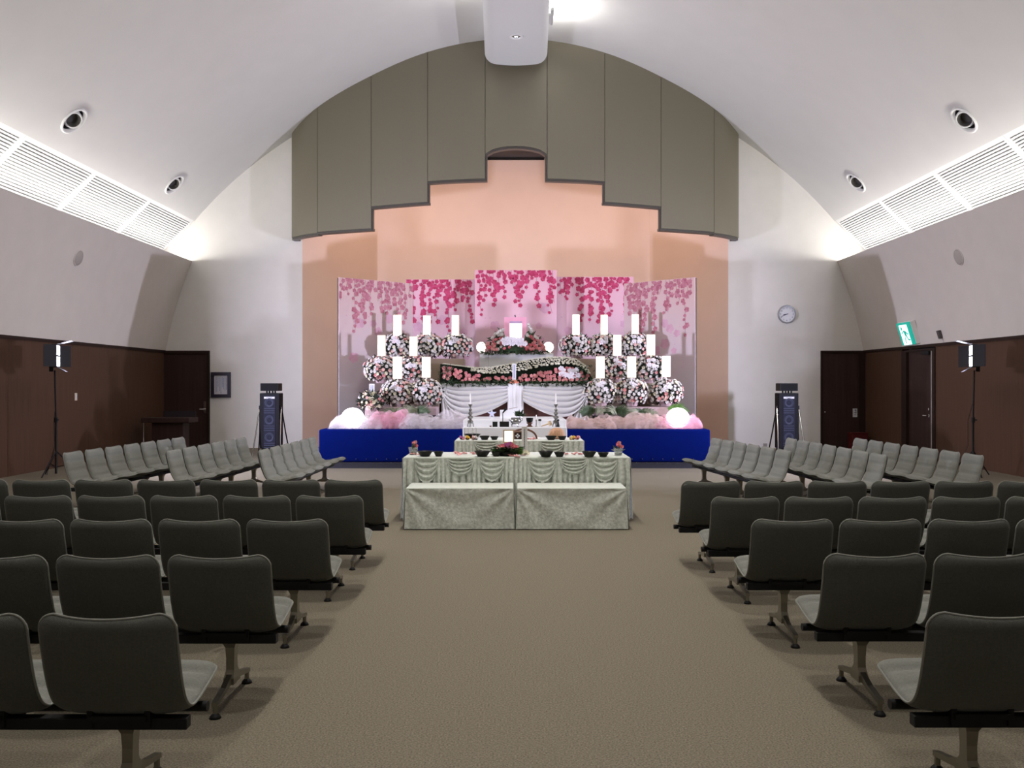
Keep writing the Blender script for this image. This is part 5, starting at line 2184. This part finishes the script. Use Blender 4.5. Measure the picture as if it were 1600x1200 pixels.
for i in range(24):
    b = MB()
    a = rnd.uniform(-1, 1)
    rose(b, (a * .10, -.03 - .03 * rnd.random(), .09 + .055 * (1 - abs(a)) * rnd.random() + .01 * rnd.random()), (a * .5, -.7, .5), rnd.uniform(.022, .032), rnd)
    b.build('pink_bloom', (PETALDP, PETALP, PETALV, PETALDP, PETALP)[i % 5], root)
b = MB()
for q in range(3):
    rose(b, (.18 + .02 * q, -.03, .03 + .012 * (q % 2)), (.2, -.7, .5), .028, rnd)
b.build('cream_bloom', PETALCREAM, root)

# gilt photo frame and paper tablet behind it
Y = 10.33
a, b_ = W(786, 671.5, Y), W(803.5, 694, Y)
root = empty('photo_frame', ((a.x + b_.x) / 2, Y, .70))
tag(root, 'small gilt frame with blank white picture behind the pink centrepiece', 'picture')
hw = (b_.x - a.x) / 2
z0, z1 = .12, a.z - .70
MB().box(-hw, hw, 0, .015, z0, z0 + .015).box(-hw, hw, 0, .015, z1 - .015, z1).box(-hw, -hw + .018, 0, .015, z0 + .015, z1 - .015).box(hw - .018, hw, 0, .015, z0 + .015, z1 - .015).build('frame', LIGHTWOOD, root)
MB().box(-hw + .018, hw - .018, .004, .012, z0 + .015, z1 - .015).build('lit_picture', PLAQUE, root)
MB().box(-.04, .04, 0, .04, 0, z0).build('stand', BLACK, root)
Y = 10.42
a, b_ = W(815, 666.5, Y), W(824, 706, Y)
root = empty('paper_tablet', ((a.x + b_.x) / 2, Y, .70))
tag(root, 'upright narrow white tablet with vertical writing beside the pink centrepiece', 'tablet')
hw = (b_.x - a.x) / 2
tb = MB().rbox(-hw, hw, 0, .012, .015, a.z - .70, .003).build('board', mat('tablet_board', (.55, .53, .51), .6), root)
MB().rbox(-hw - .015, hw + .015, -.02, .03, 0, .016, .003).build('base', mat('tablet_base', (.5, .48, .46), .6), root)
ink = MB()
rnd = random.Random(6)
z = a.z - .70 - .03
while z > .06:
    h = rnd.uniform(.012, .02)
    ink.box(-.009, .009, -.002, -.0005, z - h, z - h + .004)
    ink.box(-.002, .003, -.002, -.0005, z - h, z)
    ink.box(-.007, .006, -.002, -.0005, z - .004, z)
    z -= h + .007
stuff(ink.build('tablet_writing', INK, tb))

# things on the narrower table
Ym = .80 * F / 86.5
km = Ym / F
root = empty('crest_box', (W(808.5, 0, Ym).x, Ym, .70))
tag(root, 'dark lacquer box bearing a white cross-shaped flower crest', 'box')
MB().rbox(-6.5 * km, 6.5 * km, 0, .08, 0, 11 * km, .004).build('body', mat('dark_lacquer', (.035, .012, .010), .25), root)
MB().rbox(-7 * km, 7 * km, -.004, .084, 11 * km, 13 * km, .003).build('lid', mat('lacquer_lid', (.16, .08, .05), .4), root)
cz = 5.6 * km
for k in range(4):
    a = k * PI / 2
    pts = []
    for q in range(10):
        t = 2 * PI * q / 10
        pts.append((.002 + .020 * math.cos(a) + .0125 * math.cos(t), cz + .020 * math.sin(a) + .0125 * math.sin(t)))
    MB().prism(pts, -.003, 0).build('crest_petal', PAPER, root)
# dark arch
root = empty('dark_arch', (W(817.5, 0, Ym + .14).x, Ym + .14, .70))
tag(root, 'dark brown arched handle rising behind the crest box', 'ornament')
pts = []
for i in range(21):
    a = PI * i / 20
    pts.append((.195 * math.cos(a), 0, .005 + .135 * math.sin(a)))
MB().tube(pts, .015, 10).build('arch', BROWNWOOD, root, smooth=True)
MB().box(-.21, .21, -.03, .03, 0, .01).build('base', BROWNWOOD, root)
# tan ribbed dome
Yd = Ym + .14
root = empty('ribbed_cushion', (W(870, 0, Yd).x, Yd, .70))
tag(root, 'tan ribbed dome-shaped cushion behind black bowls on the narrower table', 'cushion')
b = MB()


def dome(u, v):
    a = 2 * PI * u
    r = .125 * math.cos(v * PI / 2) ** .75 * (1 + .022 * math.cos(a * 22))
    return (r * math.cos(a), r * math.sin(a) * .8, .16 * math.sin(v * PI / 2) ** 1.0 + .002)


b.grid(dome, 132, 14)
b.build('dome', TANWOOD, root, smooth=True)
MB().lathe([(.13, 0), (.13, .012), (.0, .012)], 28).build('base', BROWNWOOD, root)
# wire rack
root = empty('wire_rack', (W(735, 0, Ym + .2).x, Ym + .2, .70))
tag(root, 'thin wire rack behind the broad bowl on the narrower table', 'rack')
for sx in (-.085, -.03, .03, .085):
    MB().tube([(sx, 0, 0), (sx, 0, .155)], .003, 6).build('upright', SILVER, root)
for z in (.105, .155):
    MB().tube([(-.085, 0, z), (.085, 0, z)], .003, 6).build('rail', SILVER, root)
MB().box(-.09, .09, -.04, .04, 0, .006).build('base', BLACK, root)
